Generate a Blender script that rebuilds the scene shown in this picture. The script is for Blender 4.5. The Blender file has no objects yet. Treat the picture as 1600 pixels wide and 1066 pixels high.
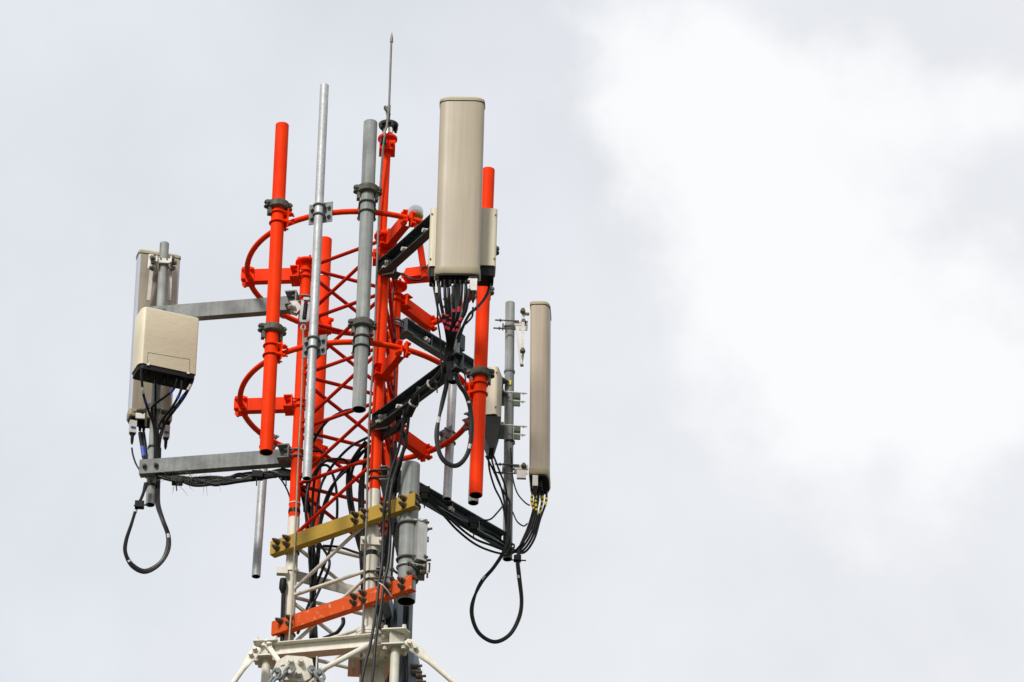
import bpy, bmesh, math, random
from mathutils import Vector as V, Matrix
random.seed(7)
C = bpy.context.scene.collection
SC = bpy.context.scene
# ------------------------------------------------------------------ camera
F = 10666.7
TH = math.radians(31)
CAM = V((0, -44*math.cos(TH), -44*math.sin(TH)))
YAW, PITCH, ROLL = 0.02624222, 0.55097676, 0.030
fw = V((math.sin(YAW)*math.cos(PITCH), math.cos(YAW)*math.cos(PITCH), math.sin(PITCH)))
rt = fw.cross(V((0, 0, 1))).normalized()
up = rt.cross(fw)
RT = rt*math.cos(ROLL)+up*math.sin(ROLL)
UP = -rt*math.sin(ROLL)+up*math.cos(ROLL)
cd = bpy.data.cameras.new('camera')
cam = bpy.data.objects.new('camera', cd)
C.objects.link(cam)
cd.sensor_width = 36
cd.lens = F/1600*36
cd.clip_start = 1
cd.clip_end = 6000
m = Matrix((RT, UP, -fw)).transposed().to_4x4()
m.translation = CAM
cam.matrix_world = m
SC.camera = cam
# ------------------------------------------------------------------ sun and sky
SUN_AZ, SUN_EL = math.radians(-152), math.radians(42)     # azimuth measured from +Y towards +X
sd = V((math.sin(SUN_AZ)*math.cos(SUN_EL), math.cos(SUN_AZ)*math.cos(SUN_EL), math.sin(SUN_EL)))
ld = bpy.data.lights.new('sun', 'SUN')
ld.energy = 1.85
ld.angle = math.radians(10)
ld.color = (1.0, 0.95, 0.87)
lo = bpy.data.objects.new('sun', ld)
C.objects.link(lo)
lo.rotation_euler = sd.to_track_quat('Z', 'Y').to_euler()
SC.view_settings.view_transform = 'Standard'
SC.view_settings.look = 'None'
SC.view_settings.exposure = 0.85
SC.view_settings.gamma = 1
w = bpy.data.worlds.new('World')
SC.world = w
w.use_nodes = True
nt = w.node_tree
nt.nodes.clear()
N, L = nt.nodes, nt.links


def mth(nodes, links, op, a, b=None, c=None, clamp=False):
    n = nodes.new('ShaderNodeMath'); n.operation = op; n.use_clamp = clamp
    for i, s in enumerate((a, b, c)):
        if s is None: continue
        if isinstance(s, (int, float)): n.inputs[i].default_value = s
        else: links.new(s, n.inputs[i])
    return n.outputs[0]


wm = lambda *a, **k: mth(N, L, *a, **k)
tc = N.new('ShaderNodeTexCoord')
DIR = tc.outputs['Generated']


def wdot(vec):
    n = N.new('ShaderNodeVectorMath'); n.operation = 'DOT_PRODUCT'
    L.new(DIR, n.inputs[0]); n.inputs[1].default_value = tuple(vec)
    return n.outputs['Value']


# a fixed patch of the sky dome gets its own cloud bank; u,v are tangents of the angle from its middle
dz = wm('MAXIMUM', wdot(fw), 0.2)
su = wm('DIVIDE', wdot(rt), dz)
sv = wm('DIVIDE', wdot(up), dz)
nz = N.new('ShaderNodeTexNoise'); nz.inputs['Scale'].default_value = 34; nz.inputs['Detail'].default_value = 7
nz.inputs['Roughness'].default_value = 0.52
L.new(DIR, nz.inputs['Vector'])
nz2 = N.new('ShaderNodeTexNoise'); nz2.inputs['Scale'].default_value = 48; nz2.inputs['Detail'].default_value = 9
nz2.inputs['Roughness'].default_value = 0.6
L.new(DIR, nz2.inputs['Vector'])
sep = N.new('ShaderNodeSeparateColor'); L.new(nz.outputs['Color'], sep.inputs[0])
su2 = wm('ADD', su, wm('MULTIPLY', wm('SUBTRACT', sep.outputs[0], .5), .035))
sv2 = wm('ADD', sv, wm('MULTIPLY', wm('SUBTRACT', sep.outputs[1], .5), .035))


def blob(cx, cy, rx, ry, amp, rot=0.0):
    """soft cloud lump; centre and radii in thousandths of the tangent"""
    cx, cy, rx, ry = cx/1000, cy/1000, rx/1000, ry/1000
    du = wm('SUBTRACT', su2, cx); dv = wm('SUBTRACT', sv2, cy)
    c, s = math.cos(rot), math.sin(rot)
    a = wm('DIVIDE', wm('ADD', wm('MULTIPLY', du, c), wm('MULTIPLY', dv, s)), rx)
    b = wm('DIVIDE', wm('SUBTRACT', wm('MULTIPLY', dv, c), wm('MULTIPLY', du, s)), ry)
    q = wm('ADD', wm('MULTIPLY', a, a), wm('MULTIPLY', b, b))
    return wm('MULTIPLY', wm('EXPONENT', wm('MULTIPLY', q, -1)), amp)


# cloud bank (white)
bank = None
for args in [(24, 40, 17, 14, 1.0), (11, 46, 7, 13, .6), (14, 32, 6, 8, .35), (30, -18, 8, 7, .3), (52, -27, 12, 8, .35), (46, 31, 24, 18, .9), (36, 13, 15, 15, .85, -.7), (52, 4, 18, 18, 1.0), (41, -9, 11, 13, .75), (68, 0, 18, 14, .8), (72, -13, 16, 10, .65), (74, 38, 16, 8, .6),
             (73, 22, 9, 6, -.35), (61, 51, 8, 4, -.6), (76, -48, 22, 14, .25), (-70, 50, 16, 8, .18)]:
    b_ = blob(*args)
    bank = b_ if bank is None else wm('ADD', bank, b_)
bank = wm('ADD', bank, wm('MULTIPLY', wm('SUBTRACT', nz2.outputs['Fac'], .5), 1.5))
rp = N.new('ShaderNodeMapRange'); rp.interpolation_type = 'SMOOTHSTEP'
rp.inputs['From Min'].default_value = .15; rp.inputs['From Max'].default_value = 1.25
L.new(bank, rp.inputs['Value'])
# large overcast structure over the rest of the dome
nzL = N.new('ShaderNodeTexNoise'); nzL.inputs['Scale'].default_value = 3.2; nzL.inputs['Detail'].default_value = 8
L.new(DIR, nzL.inputs['Vector'])
rl = N.new('ShaderNodeMapRange'); rl.interpolation_type = 'SMOOTHSTEP'
rl.inputs['From Min'].default_value = .45; rl.inputs['From Max'].default_value = .75
L.new(nzL.outputs['Fac'], rl.inputs['Value'])
far_w = N.new('ShaderNodeMapRange'); far_w.interpolation_type = 'SMOOTHSTEP'
far_w.inputs['From Min'].default_value = .12; far_w.inputs['From Max'].default_value = .3
L.new(wm('SQRT', wm('ADD', wm('MULTIPLY', su, su), wm('MULTIPLY', sv, sv))), far_w.inputs['Value'])
cl = wm('ADD', rp.outputs[0], wm('MULTIPLY', rl.outputs[0], far_w.outputs[0]), clamp=True)
# veil colours: bluish grey thin overcast to the left, neutral grey lower right
ga = N.new('ShaderNodeMapRange'); ga.interpolation_type = 'SMOOTHSTEP'
ga.inputs['From Min'].default_value = -.06; ga.inputs['From Max'].default_value = .05
L.new(wm('SUBTRACT', su, wm('MULTIPLY', sv, .5)), ga.inputs['Value'])
cA = N.new('ShaderNodeMix'); cA.data_type = 'RGBA'
cA.inputs[6].default_value = (.748, .775, .820, 1); cA.inputs[7].default_value = (.805, .818, .846, 1)
L.new(ga.outputs[0], cA.inputs[0])
vz = N.new('ShaderNodeMix'); vz.data_type = 'RGBA'; vz.blend_type = 'MULTIPLY'; vz.inputs[0].default_value = 1
L.new(cA.outputs[2], vz.inputs[6])
soft = N.new('ShaderNodeTexNoise'); soft.inputs['Scale'].default_value = 26; soft.inputs['Detail'].default_value = 7
L.new(DIR, soft.inputs['Vector'])
sm = N.new('ShaderNodeMapRange'); sm.inputs['To Min'].default_value = .95; sm.inputs['To Max'].default_value = 1.07
sm.inputs['From Min'].default_value = .3; sm.inputs['From Max'].default_value = .7
L.new(soft.outputs['Fac'], sm.inputs['Value'])
L.new(sm.outputs[0], vz.inputs[7])
cB = N.new('ShaderNodeMix'); cB.data_type = 'RGBA'; cB.inputs[7].default_value = (.985, .985, .992, 1)
L.new(vz.outputs[2], cB.inputs[6]); L.new(cl, cB.inputs[0])
bgc = N.new('ShaderNodeBackground'); L.new(cB.outputs[2], bgc.inputs['Color'])
# an overcast sky is about three times brighter overhead than at the horizon
elev = wm('MAXIMUM', wdot((0, 0, 1)), 0.0)
lum = wm('DIVIDE', wm('ADD', 1.0, wm('MULTIPLY', elev, 2.2)), 1+2.2*math.sin(TH))
lum = wm('ADD', 1.0, wm('MULTIPLY', far_w.outputs[0], wm('SUBTRACT', lum, 1.0)))
L.new(wm('MULTIPLY', lum, 0.575), bgc.inputs['Strength'])
sky = N.new('ShaderNodeTexSky'); sky.sky_type = 'NISHITA'; sky.sun_disc = False
sky.sun_elevation = SUN_EL; sky.sun_rotation = SUN_AZ
bgs = N.new('ShaderNodeBackground'); L.new(sky.outputs[0], bgs.inputs['Color']); bgs.inputs['Strength'].default_value = .08
mx = N.new('ShaderNodeMixShader'); mx.inputs[0].default_value = .94
L.new(bgs.outputs[0], mx.inputs[1]); L.new(bgc.outputs[0], mx.inputs[2])
wo = N.new('ShaderNodeOutputWorld'); L.new(mx.outputs[0], wo.inputs['Surface'])


# ------------------------------------------------------------------ pixel -> world helpers
def ray(px, py):
    return (RT*((px-800)/F)+UP*(-(py-533)/F)+fw).normalized()


def W(px, py, Y):
    d = ray(px, py); return CAM+d*((Y-CAM.y)/d.y)


def G(px, py, z):
    d = ray(px, py); return CAM+d*((z-CAM.z)/d.z)


# ------------------------------------------------------------------ materials
def mat(name, c1, c2=None, scale=6, rough=.5, metal=0.0, bump=0.0, bscale=60, spot=None, spot_thr=.7, spot_scale=25,
        streak=0.0, spec=.5, vor=0.0, dirt=None, dirt_amt=.4):
    m = bpy.data.materials.new(name); m.use_nodes = True
    nt = m.node_tree; n, l = nt.nodes, nt.links
    bs = n['Principled BSDF']
    bs.inputs['Roughness'].default_value = rough; bs.inputs['Metallic'].default_value = metal
    bs.inputs['Specular IOR Level'].default_value = spec
    geo = n.new('ShaderNodeNewGeometry')
    c2 = c2 or tuple(x*.8 for x in c1)
    nz = n.new('ShaderNodeTexNoise'); nz.inputs['Scale'].default_value = scale; nz.inputs['Detail'].default_value = 6
    l.new(geo.outputs['Position'], nz.inputs['Vector'])
    rp = n.new('ShaderNodeMapRange'); rp.inputs['From Min'].default_value = .35; rp.inputs['From Max'].default_value = .65
    l.new(nz.outputs['Fac'], rp.inputs['Value'])
    mx = n.new('ShaderNodeMix'); mx.data_type = 'RGBA'
    mx.inputs[6].default_value = (*c1, 1); mx.inputs[7].default_value = (*c2, 1)
    l.new(rp.outputs[0], mx.inputs[0]); col = mx.outputs[2]
    if vor:
        vo = n.new('ShaderNodeTexVoronoi'); vo.inputs['Scale'].default_value = 90
        l.new(geo.outputs['Position'], vo.inputs['Vector'])
        sp = n.new('ShaderNodeSeparateColor'); l.new(vo.outputs['Color'], sp.inputs[0])
        q = n.new('ShaderNodeMix'); q.data_type = 'RGBA'; q.blend_type = 'MULTIPLY'; q.inputs[0].default_value = 1
        r2 = n.new('ShaderNodeMapRange'); r2.inputs['To Min'].default_value = 1-vor; r2.inputs['To Max'].default_value = 1+vor*.6
        l.new(sp.outputs[0], r2.inputs['Value']); l.new(col, q.inputs[6]); l.new(r2.outputs[0], q.inputs[7]); col = q.outputs[2]
    if streak:
        mp = n.new('ShaderNodeMapping'); mp.inputs['Scale'].default_value = (45, 45, 1.6)
        l.new(geo.outputs['Position'], mp.inputs['Vector'])
        ns = n.new('ShaderNodeTexNoise'); ns.inputs['Scale'].default_value = 1; ns.inputs['Detail'].default_value = 5
        l.new(mp.outputs[0], ns.inputs['Vector'])
        r3 = n.new('ShaderNodeMapRange'); r3.inputs['From Min'].default_value = .3; r3.inputs['From Max'].default_value = .7
        r3.inputs['To Min'].default_value = 1-streak; r3.inputs['To Max'].default_value = 1+streak*.5
        l.new(ns.outputs['Fac'], r3.inputs['Value'])
        q = n.new('ShaderNodeMix'); q.data_type = 'RGBA'; q.blend_type = 'MULTIPLY'; q.inputs[0].default_value = 1
        l.new(col, q.inputs[6]); l.new(r3.outputs[0], q.inputs[7]); col = q.outputs[2]
    if dirt:
        nd = n.new('ShaderNodeTexNoise'); nd.inputs['Scale'].default_value = 9; nd.inputs['Detail'].default_value = 9
        nd.inputs['Roughness'].default_value = .7
        l.new(geo.outputs['Position'], nd.inputs['Vector'])
        r5 = n.new('ShaderNodeMapRange'); r5.inputs['From Min'].default_value = .52; r5.inputs['From Max'].default_value = .78
        r5.inputs['To Max'].default_value = dirt_amt
        l.new(nd.outputs['Fac'], r5.inputs['Value'])
        q = n.new('ShaderNodeMix'); q.data_type = 'RGBA'; q.inputs[7].default_value = (*dirt, 1)
        l.new(r5.outputs[0], q.inputs[0]); l.new(col, q.inputs[6]); col = q.outputs[2]
    if spot:
        n4 = n.new('ShaderNodeTexNoise'); n4.inputs['Scale'].default_value = spot_scale; n4.inputs['Detail'].default_value = 8
        n4.inputs['Roughness'].default_value = .75
        l.new(geo.outputs['Position'], n4.inputs['Vector'])
        r4 = n.new('ShaderNodeMapRange'); r4.inputs['From Min'].default_value = spot_thr; r4.inputs['From Max'].default_value = spot_thr+.02
        l.new(n4.outputs['Fac'], r4.inputs['Value'])
        q = n.new('ShaderNodeMix'); q.data_type = 'RGBA'; q.inputs[7].default_value = (*spot, 1)
        l.new(r4.outputs[0], q.inputs[0]); l.new(col, q.inputs[6]); col = q.outputs[2]
    l.new(col, bs.inputs['Base Color'])
    rr = n.new('ShaderNodeMapRange'); rr.inputs['To Min'].default_value = max(0, rough-.1); rr.inputs['To Max'].default_value = min(1, rough+.12)
    l.new(nz.outputs['Fac'], rr.inputs['Value']); l.new(rr.outputs[0], bs.inputs['Roughness'])
    if bump:
        nb = n.new('ShaderNodeTexNoise'); nb.inputs['Scale'].default_value = bscale; nb.inputs['Detail'].default_value = 4
        l.new(geo.outputs['Position'], nb.inputs['Vector'])
        bp = n.new('ShaderNodeBump'); bp.inputs['Strength'].default_value = bump; bp.inputs['Distance'].default_value = .004
        l.new(nb.outputs['Fac'], bp.inputs['Height']); l.new(bp.outputs[0], bs.inputs['Normal'])
    return m


M = {}
M['orange'] = mat('orange_paint', (.93, .044, .0004), (.82, .034, .0004), 4, .55, spec=.07, spot=(.62, .3, .16), spot_thr=.675, spot_scale=30, bump=.15, dirt=(.42, .03, .012), dirt_amt=.45, streak=.10)
M['redbrace'] = mat('red_brace_paint', (.58, .022, .003), (.44, .012, .003), 5, .5, spec=.08, spot=(.3, .08, .04), spot_thr=.72, bump=.15, dirt=(.3, .025, .015))
M['redbeam'] = mat('faded_red_paint', (.55, .075, .014), (.64, .092, .018), 9, .7, spec=.08, spot=(.66, .34, .26), spot_thr=.60, spot_scale=40, bump=.2, dirt=(.45, .04, .02))
M['gold'] = mat('mustard_paint', (.45, .285, .042), (.38, .235, .036), 5, .6, spec=.2, dirt=(.24, .16, .06), dirt_amt=.5, bump=.2, spot=(.62, .5, .28), spot_thr=.72)
M['white'] = mat('white_paint', (.70, .665, .575), (.63, .60, .51), 5, .5, dirt=(.48, .40, .25), dirt_amt=.5, bump=.15, spot=(.42, .26, .12), spot_thr=.72, streak=.10)
M['galv'] = mat('galvanised_steel', (.22, .235, .238), (.155, .168, .17), 7, .6, .05, spec=.35, vor=.10, streak=.22, dirt=(.27, .25, .20), dirt_amt=.55, bump=.1)
M['bright'] = mat('new_galvanised_steel', (.52, .54, .55), (.42, .44, .46), 7, .5, .25, vor=.14, streak=.14, dirt=(.36, .34, .30), dirt_amt=.5, spot=(.26, .2, .14), spot_thr=.74, bump=.08)
M['pipegrey'] = mat('weathered_zinc_pipe', (.345, .365, .355), (.245, .262, .26), 6, .7, .0, spec=.35, vor=.06, streak=.35, dirt=(.30, .27, .18), dirt_amt=.7, bump=.1)
M['dkgalv'] = mat('dark_zinc_channel', (.17, .21, .23), (.11, .135, .15), 6, .5, .3, streak=.2, vor=.1, dirt=(.10, .11, .11), dirt_amt=.6, bump=.1)
M['blkch'] = mat('dull_dark_channel', (.048, .062, .067), (.030, .042, .046), 6, .55, .0, spec=.35, dirt=(.07, .065, .055), dirt_amt=.6, bump=.1, streak=.2)
M['bluegrey'] = mat('blue_grey_steel', (.20, .245, .29), (.145, .18, .22), 5, .55, .1, streak=.25, dirt=(.07, .08, .09), dirt_amt=.6, bump=.1)
M['cast'] = mat('weathered_cast_clamp', (.15, .15, .13), (.08, .08, .068), 30, .7, .1, spec=.3, dirt=(.07, .07, .04), dirt_amt=.8, bump=.5)
M['rust'] = mat('rusty_bolt', (.07, .05, .03), (.15, .11, .065), 40, .6, .3, dirt=(.10, .04, .015), dirt_amt=.9, bump=.5)
M['beige'] = mat('beige_radome', (.43, .362, .272), (.40, .338, .252), 3, .42, streak=.09, dirt=(.36, .29, .2), dirt_amt=.3, spot=(.26, .19, .12), spot_thr=.76, spot_scale=18)
M['cap'] = mat('radome_cap', (.42, .36, .235), (.36, .31, .20), 6, .5, dirt=(.24, .19, .11), dirt_amt=.5)
M['greyside'] = mat('radome_back', (.50, .52, .60), (.46, .48, .56), 4, .35, .2, streak=.08)
M['backplate'] = mat('reflector_back', (.40, .35, .275), (.33, .29, .23), 3, .4, .2, streak=.12, dirt=(.22, .17, .11), dirt_amt=.5)
M['cream'] = mat('cream_cabinet', (.66, .59, .44), (.62, .555, .41), 3, .5, dirt=(.5, .42, .3), dirt_amt=.3, streak=.05)
M['bracket'] = mat('light_aluminium', (.66, .64, .60), (.55, .53, .50), 14, .5, .1, dirt=(.4, .33, .22), dirt_amt=.4)
M['alu'] = mat('aluminium_plate', (.55, .55, .52), (.45, .45, .43), 10, .4, .5, streak=.15, dirt=(.3, .26, .18))
M['black'] = mat('black_rubber', (.006, .0065, .007), (.011, .011, .012), 12, .42, spec=.2, dirt=(.035, .03, .027), dirt_amt=.35)
M['inner'] = mat('shaded_pipe_inside', (.010, .010, .010), (.016, .015, .013), 12, .9, spec=.05)  # near black: shade inside the open pipes is put into the colour
M['blk2'] = mat('black_plastic', (.005, .005, .006), (.009, .009, .009), 12, .55, spec=.2)
M['green'] = mat('dark_green_zinc', (.035, .06, .03), (.05, .075, .04), 12, .5, .2)
M['wire'] = mat('bleached_wire_rope', (.40, .34, .24), (.3, .25, .17), 60, .6)
M['gwire'] = mat('grey_down_conductor', (.11, .10, .09), (.17, .16, .14), 30, .5, .2)
M['tape'] = mat('red_marker_tape', (.70, .03, .07), (.6, .025, .06), 10, .5)
M['blue'] = mat('blue_marker_tape', (.03, .06, .42), (.02, .04, .3), 10, .5)
M['yellow'] = mat('yellow_marker', (.80, .66, .03), (.7, .56, .02), 10, .5)
M['tie'] = mat('pale_cable_tie', (.55, .55, .52), (.45, .45, .42), 20, .5)
M['brass'] = mat('lamp_brass', (.60, .36, .04), (.38, .20, .02), 30, .4, .3, dirt=(.14, .07, .01), dirt_amt=.8)
M['lens'] = mat('lamp_core', (.80, .80, .78), (.7, .7, .68), 10, .4)
M['ground'] = mat('field_ground', (.035, .05, .02), (.06, .055, .035), .08, .9, dirt=(.10, .09, .07))
g = bpy.data.materials.new('clear_glass'); g.use_nodes = True
b = g.node_tree.nodes['Principled BSDF']; b.inputs['Alpha'].default_value = .42; b.inputs['Roughness'].default_value = .06
b.inputs['Base Color'].default_value = (.42, .47, .52, 1)
M['glass'] = g


# louvred cream cabinet front: horizontal ripple pattern as bump
def ripple(m, n_dir):
    nt = m.node_tree; n, l = nt.nodes, nt.links
    geo = n.new('ShaderNodeNewGeometry')
    mp = n.new('ShaderNodeMapping'); mp.inputs['Scale'].default_value = (1, 1, 1)
    l.new(geo.outputs['Position'], mp.inputs['Vector'])
    wv = n.new('ShaderNodeTexWave'); wv.wave_type = 'BANDS'; wv.bands_direction = 'Z'; wv.wave_profile = 'SAW'
    wv.inputs['Scale'].default_value = 14.5; wv.inputs['Distortion'].default_value = .9; wv.inputs['Detail'].default_value = 1
    wv.inputs['Detail Scale'].default_value = 2.2
    l.new(mp.outputs[0], wv.inputs['Vector'])
    bp = n.new('ShaderNodeBump'); bp.inputs['Strength'].default_value = .8; bp.inputs['Distance'].default_value = .006
    l.new(wv.outputs['Fac'], bp.inputs['Height'])
    l.new(bp.outputs[0], n['Principled BSDF'].inputs['Normal'])


M['ripple'] = mat('ribbed_cream_cover', (.71, .64, .475), (.68, .61, .45), 3, .5, dirt=(.5, .42, .3), dirt_amt=.25)
ripple(M['ripple'], None)


# ------------------------------------------------------------------ mesh helpers
def perp(d):
    a = V((0, 0, 1)) if abs(d.z) < .9 else V((1, 0, 0))
    x = d.cross(a).normalized(); return x, x.cross(d).normalized()


class MB:
    def __init__(s, *mats): s.bm = bmesh.new(); s.mats = mats or ('galv',); s.i = 0
    def slot(s, i): s.i = i; return s

    def face(s, vs):
        try: f = s.bm.faces.new(vs); f.material_index = s.i; return f
        except ValueError: return None

    def loft(s, rings, close=True, caps=(True, True)):
        vr = [[s.bm.verts.new(p) for p in r] for r in rings]
        for a, b in zip(vr, vr[1:]):
            n = len(a)
            for k in range(n if close else n-1):
                s.face([a[k], a[(k+1) % n], b[(k+1) % n], b[k]])
        if caps[0]: s.face(vr[0][::-1])
        if caps[1]: s.face(vr[-1])
        return s

    def cyl(s, a, b, r, r2=None, n=20, caps=(True, True)):
        a, b = V(a), V(b); d = (b-a).normalized(); x, y = perp(d); r2 = r if r2 is None else r2
        R = [[p+x*(q*math.cos(2*math.pi*k/n))+y*(q*math.sin(2*math.pi*k/n)) for k in range(n)] for p, q in ((a, r), (b, r2))]
        return s.loft(R, caps=caps)

    def lathe(s, a, d, prof, n=24, caps=(True, True)):
        """prof: list of (distance along d, radius)"""
        a = V(a); d = V(d).normalized(); x, y = perp(d)
        R = [[a+d*h+x*(q*math.cos(2*math.pi*k/n))+y*(q*math.sin(2*math.pi*k/n)) for k in range(n)] for h, q in prof]
        return s.loft(R, caps=caps)

    def pipe(s, a, b, r, t=.005, n=28):
        """open hollow tube"""
        a, b = V(a), V(b); d = (b-a).normalized(); x, y = perp(d)
        R = [[p+x*(q*math.cos(2*math.pi*k/n))+y*(q*math.sin(2*math.pi*k/n)) for k in range(n)]
             for p, q in ((a, r-t), (a, r), (b, r), (b, r-t))]
        vr = [[s.bm.verts.new(p) for p in q] for q in R]
        for i in range(4):
            A, B = vr[i], vr[(i+1) % 4]
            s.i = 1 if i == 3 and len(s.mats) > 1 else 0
            for k in range(n): s.face([A[k], A[(k+1) % n], B[(k+1) % n], B[k]])
        s.i = 0
        return s

    def tube(s, pts, r, n=10, closed=False):
        pts = [V(p) for p in pts]; m = len(pts); R = []
        ts = []
        for i in range(m):
            if closed: t = pts[(i+1) % m]-pts[i-1]
            else: t = pts[min(i+1, m-1)]-pts[max(i-1, 0)]
            ts.append(t.normalized())
        x, y = perp(ts[0])
        for i in range(m):
            x = (x-ts[i]*x.dot(ts[i])).normalized(); y = ts[i].cross(x)
            rr = r[i] if isinstance(r, (list, tuple)) else r
            R.append([pts[i]+x*(rr*math.cos(2*math.pi*k/n))+y*(rr*math.sin(2*math.pi*k/n)) for k in range(n)])
        if closed:
            R.append(R[0]); vr = [[s.bm.verts.new(p) for p in q] for q in R[:-1]]; vr.append(vr[0])
            for A, B in zip(vr, vr[1:]):
                for k in range(n): s.face([A[k], A[(k+1) % n], B[(k+1) % n], B[k]])
            return s
        return s.loft(R)

    def box(s, c, x, y, z):
        """c centre, x y z half-extent vectors"""
        c, x, y, z = V(c), V(x), V(y), V(z)
        P = [[c+sx*x+sy*y-z for sx, sy in ((-1, -1), (1, -1), (1, 1), (-1, 1))], [c+sx*x+sy*y+z for sx, sy in ((-1, -1), (1, -1), (1, 1), (-1, 1))]]
        return s.loft(P)

    def beam(s, a, b, w, h, side):
        """rectangular bar a->b; w along 'side', h along the third axis"""
        a, b = V(a), V(b); d = (b-a).normalized(); sd_ = V(side); sd_ = (sd_-d*sd_.dot(d)).normalized(); u = d.cross(sd_)
        return s.box((a+b)/2, sd_*w/2, u*h/2, (b-a)/2)

    def prism(s, poly, c, x, y, t):
        """poly of (u,v) in plane x,y at c, thickness vector t"""
        c, x, y, t = V(c), V(x), V(y), V(t)
        A = [c+x*u+y*v for u, v in poly]
        return s.loft([A, [p+t for p in A]])

    def channel(s, a, b, h, dep, n, t=.006, u=None):
        """C section: web outer face normal n, flanges run towards -n"""
        a, b = V(a), V(b); d = (b-a).normalized(); n = V(n); n = (n-d*n.dot(d)).normalized()
        u = n.cross(d).normalized()
        if u.z < 0: u = -u
        H = h/2
        pr = [(-H, 0), (H, 0), (H, -dep), (H-t, -dep), (H-t, -t), (-H+t, -t), (-H+t, -dep), (-H, -dep)]
        A = [a+u*p+n*q for p, q in pr]; B = [b+u*p+n*q for p, q in pr]
        return s.loft([A, B])

    def angle(s, a, b, w1, w2, n, u, t=.006):
        a, b, n, u = V(a), V(b), V(n), V(u)
        pr = [(0, 0), (w1, 0), (w1, -t), (t, -t), (t, -w2), (0, -w2)]
        return s.loft([[a+u*p+n*q for p, q in pr], [b+u*p+n*q for p, q in pr]])

    def hexa(s, c, d, r, h):
        return s.cyl(V(c), V(c)+V(d).normalized()*h, r, n=6)

    def bolt(s, c, d, r=.008, L_=.05, head=True):
        """nut sitting on a surface at c, threaded end sticking out along d"""
        c = V(c); d = V(d).normalized()
        s.cyl(c-d*.004, c+d*.004, r*2.1, n=14)
        s.hexa(c+d*.004, d, r*1.75, r*1.5)
        s.hexa(c+d*(.004+r*1.6), d, r*1.6, r*1.2)
        s.cyl(c, c+d*L_, r*.9, n=8)
        return s

    def ubolt(s, c, axis, toward, R, r, leg):
        """rod round a tube: centre c, tube axis, legs run along 'toward'"""
        axis = V(axis).normalized(); t = V(toward); t = (t-axis*t.dot(axis)).normalized(); sdv = axis.cross(t)
        c = V(c); pts = [c+sdv*R+t*leg]
        for k in range(17):
            a = math.pi*k/16; pts.append(c+sdv*(R*math.cos(a))-t*(R*math.sin(a)))
        pts.append(c-sdv*R+t*leg)
        s.tube(pts, r, 8)
        for q in (1, -1):
            p = c+sdv*R*q
            s.hexa(p+t*(leg-.025), t, r*2, r*1.7)
        return s

    def build(s, name, parent=None, mats=None, smooth=35):
        mats = s.mats
        me = bpy.data.meshes.new(name)
        bmesh.ops.recalc_face_normals(s.bm, faces=s.bm.faces[:])
        root = parent
        off = V((0, 0, 0))
        chain = parent
        while chain is not None:
            off += V(chain.location); chain = chain.parent
        if parent is None and len(s.bm.verts):
            zs = [v.co.copy() for v in s.bm.verts]
            cx = sum(v.x for v in zs)/len(zs); cy = sum(v.y for v in zs)/len(zs); cz = min(v.z for v in zs)
            loc = V((cx, cy, cz)); off = loc
        for v in s.bm.verts: v.co -= off
        s.bm.to_mesh(me); s.bm.free()
        for k in mats: me.materials.append(M[k])
        for p in me.polygons: p.use_smooth = True
        me.set_sharp_from_angle(angle=math.radians(smooth))
        o = bpy.data.objects.new(name, me); C.objects.link(o)
        if parent is not None: o.parent = parent
        else: o.location = loc
        return o


def tag(o, label=None, cat=None, group=None, kind=None):
    if label: o['label'] = label
    if cat: o['category'] = cat
    if group: o['group'] = group
    if kind: o['kind'] = kind
    return o


def empty(name, loc, label, cat, group=None):
    o = bpy.data.objects.new(name, None); C.objects.link(o); o.location = V(loc); o.empty_display_size = .05
    return tag(o, label, cat, group)


def spline(P, n=8):
    P = [V(p) for p in P]; out = []
    for i in range(len(P)-1):
        p0 = P[max(i-1, 0)]; p1 = P[i]; p2 = P[i+1]; p3 = P[min(i+2, len(P)-1)]
        for k in range(n):
            t = k/n
            out.append(.5*((2*p1)+(p2-p0)*t+(2*p0-5*p1+4*p2-p3)*t*t+(-p0+3*p1-3*p2+p3)*t**3))
    out.append(P[-1]); return out


def cable(pts, r, label, group=None, name='cable', m='black', n=8, cat='cable', bands=None, parent=None):
    """pts: (px,py,Y) triples; bands: list of (t0,t1,material) sleeves round the cable"""
    P = spline([W(*p) for p in pts], n)
    if parent is not None:
        return MB(m).tube(P, r, 8).build(name, parent)
    o = MB(m).tube(P, r, 8).build(name)
    tag(o, label, cat, group)
    for (a, b, mm) in bands or []:
        k0 = int(a*(len(P)-1)); k1 = max(int(b*(len(P)-1)), k0+1)
        q = MB(mm).tube(P[k0:k1+1], r*1.18, 8).build('marker_tape' if mm in ('tape', 'blue', 'yellow') else 'cable_tie', o)
    return o


ZU = V((0, 0, 1))
# ------------------------------------------------------------------ ground
H = 24.3
gp = MB('ground'); gp.face([gp.bm.verts.new(p) for p in ((-3000, -3000, -H), (3000, -3000, -H), (3000, 3000, -H), (-3000, 3000, -H))])
gr = gp.build('ground'); gr['kind'] = 'structure'

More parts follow.
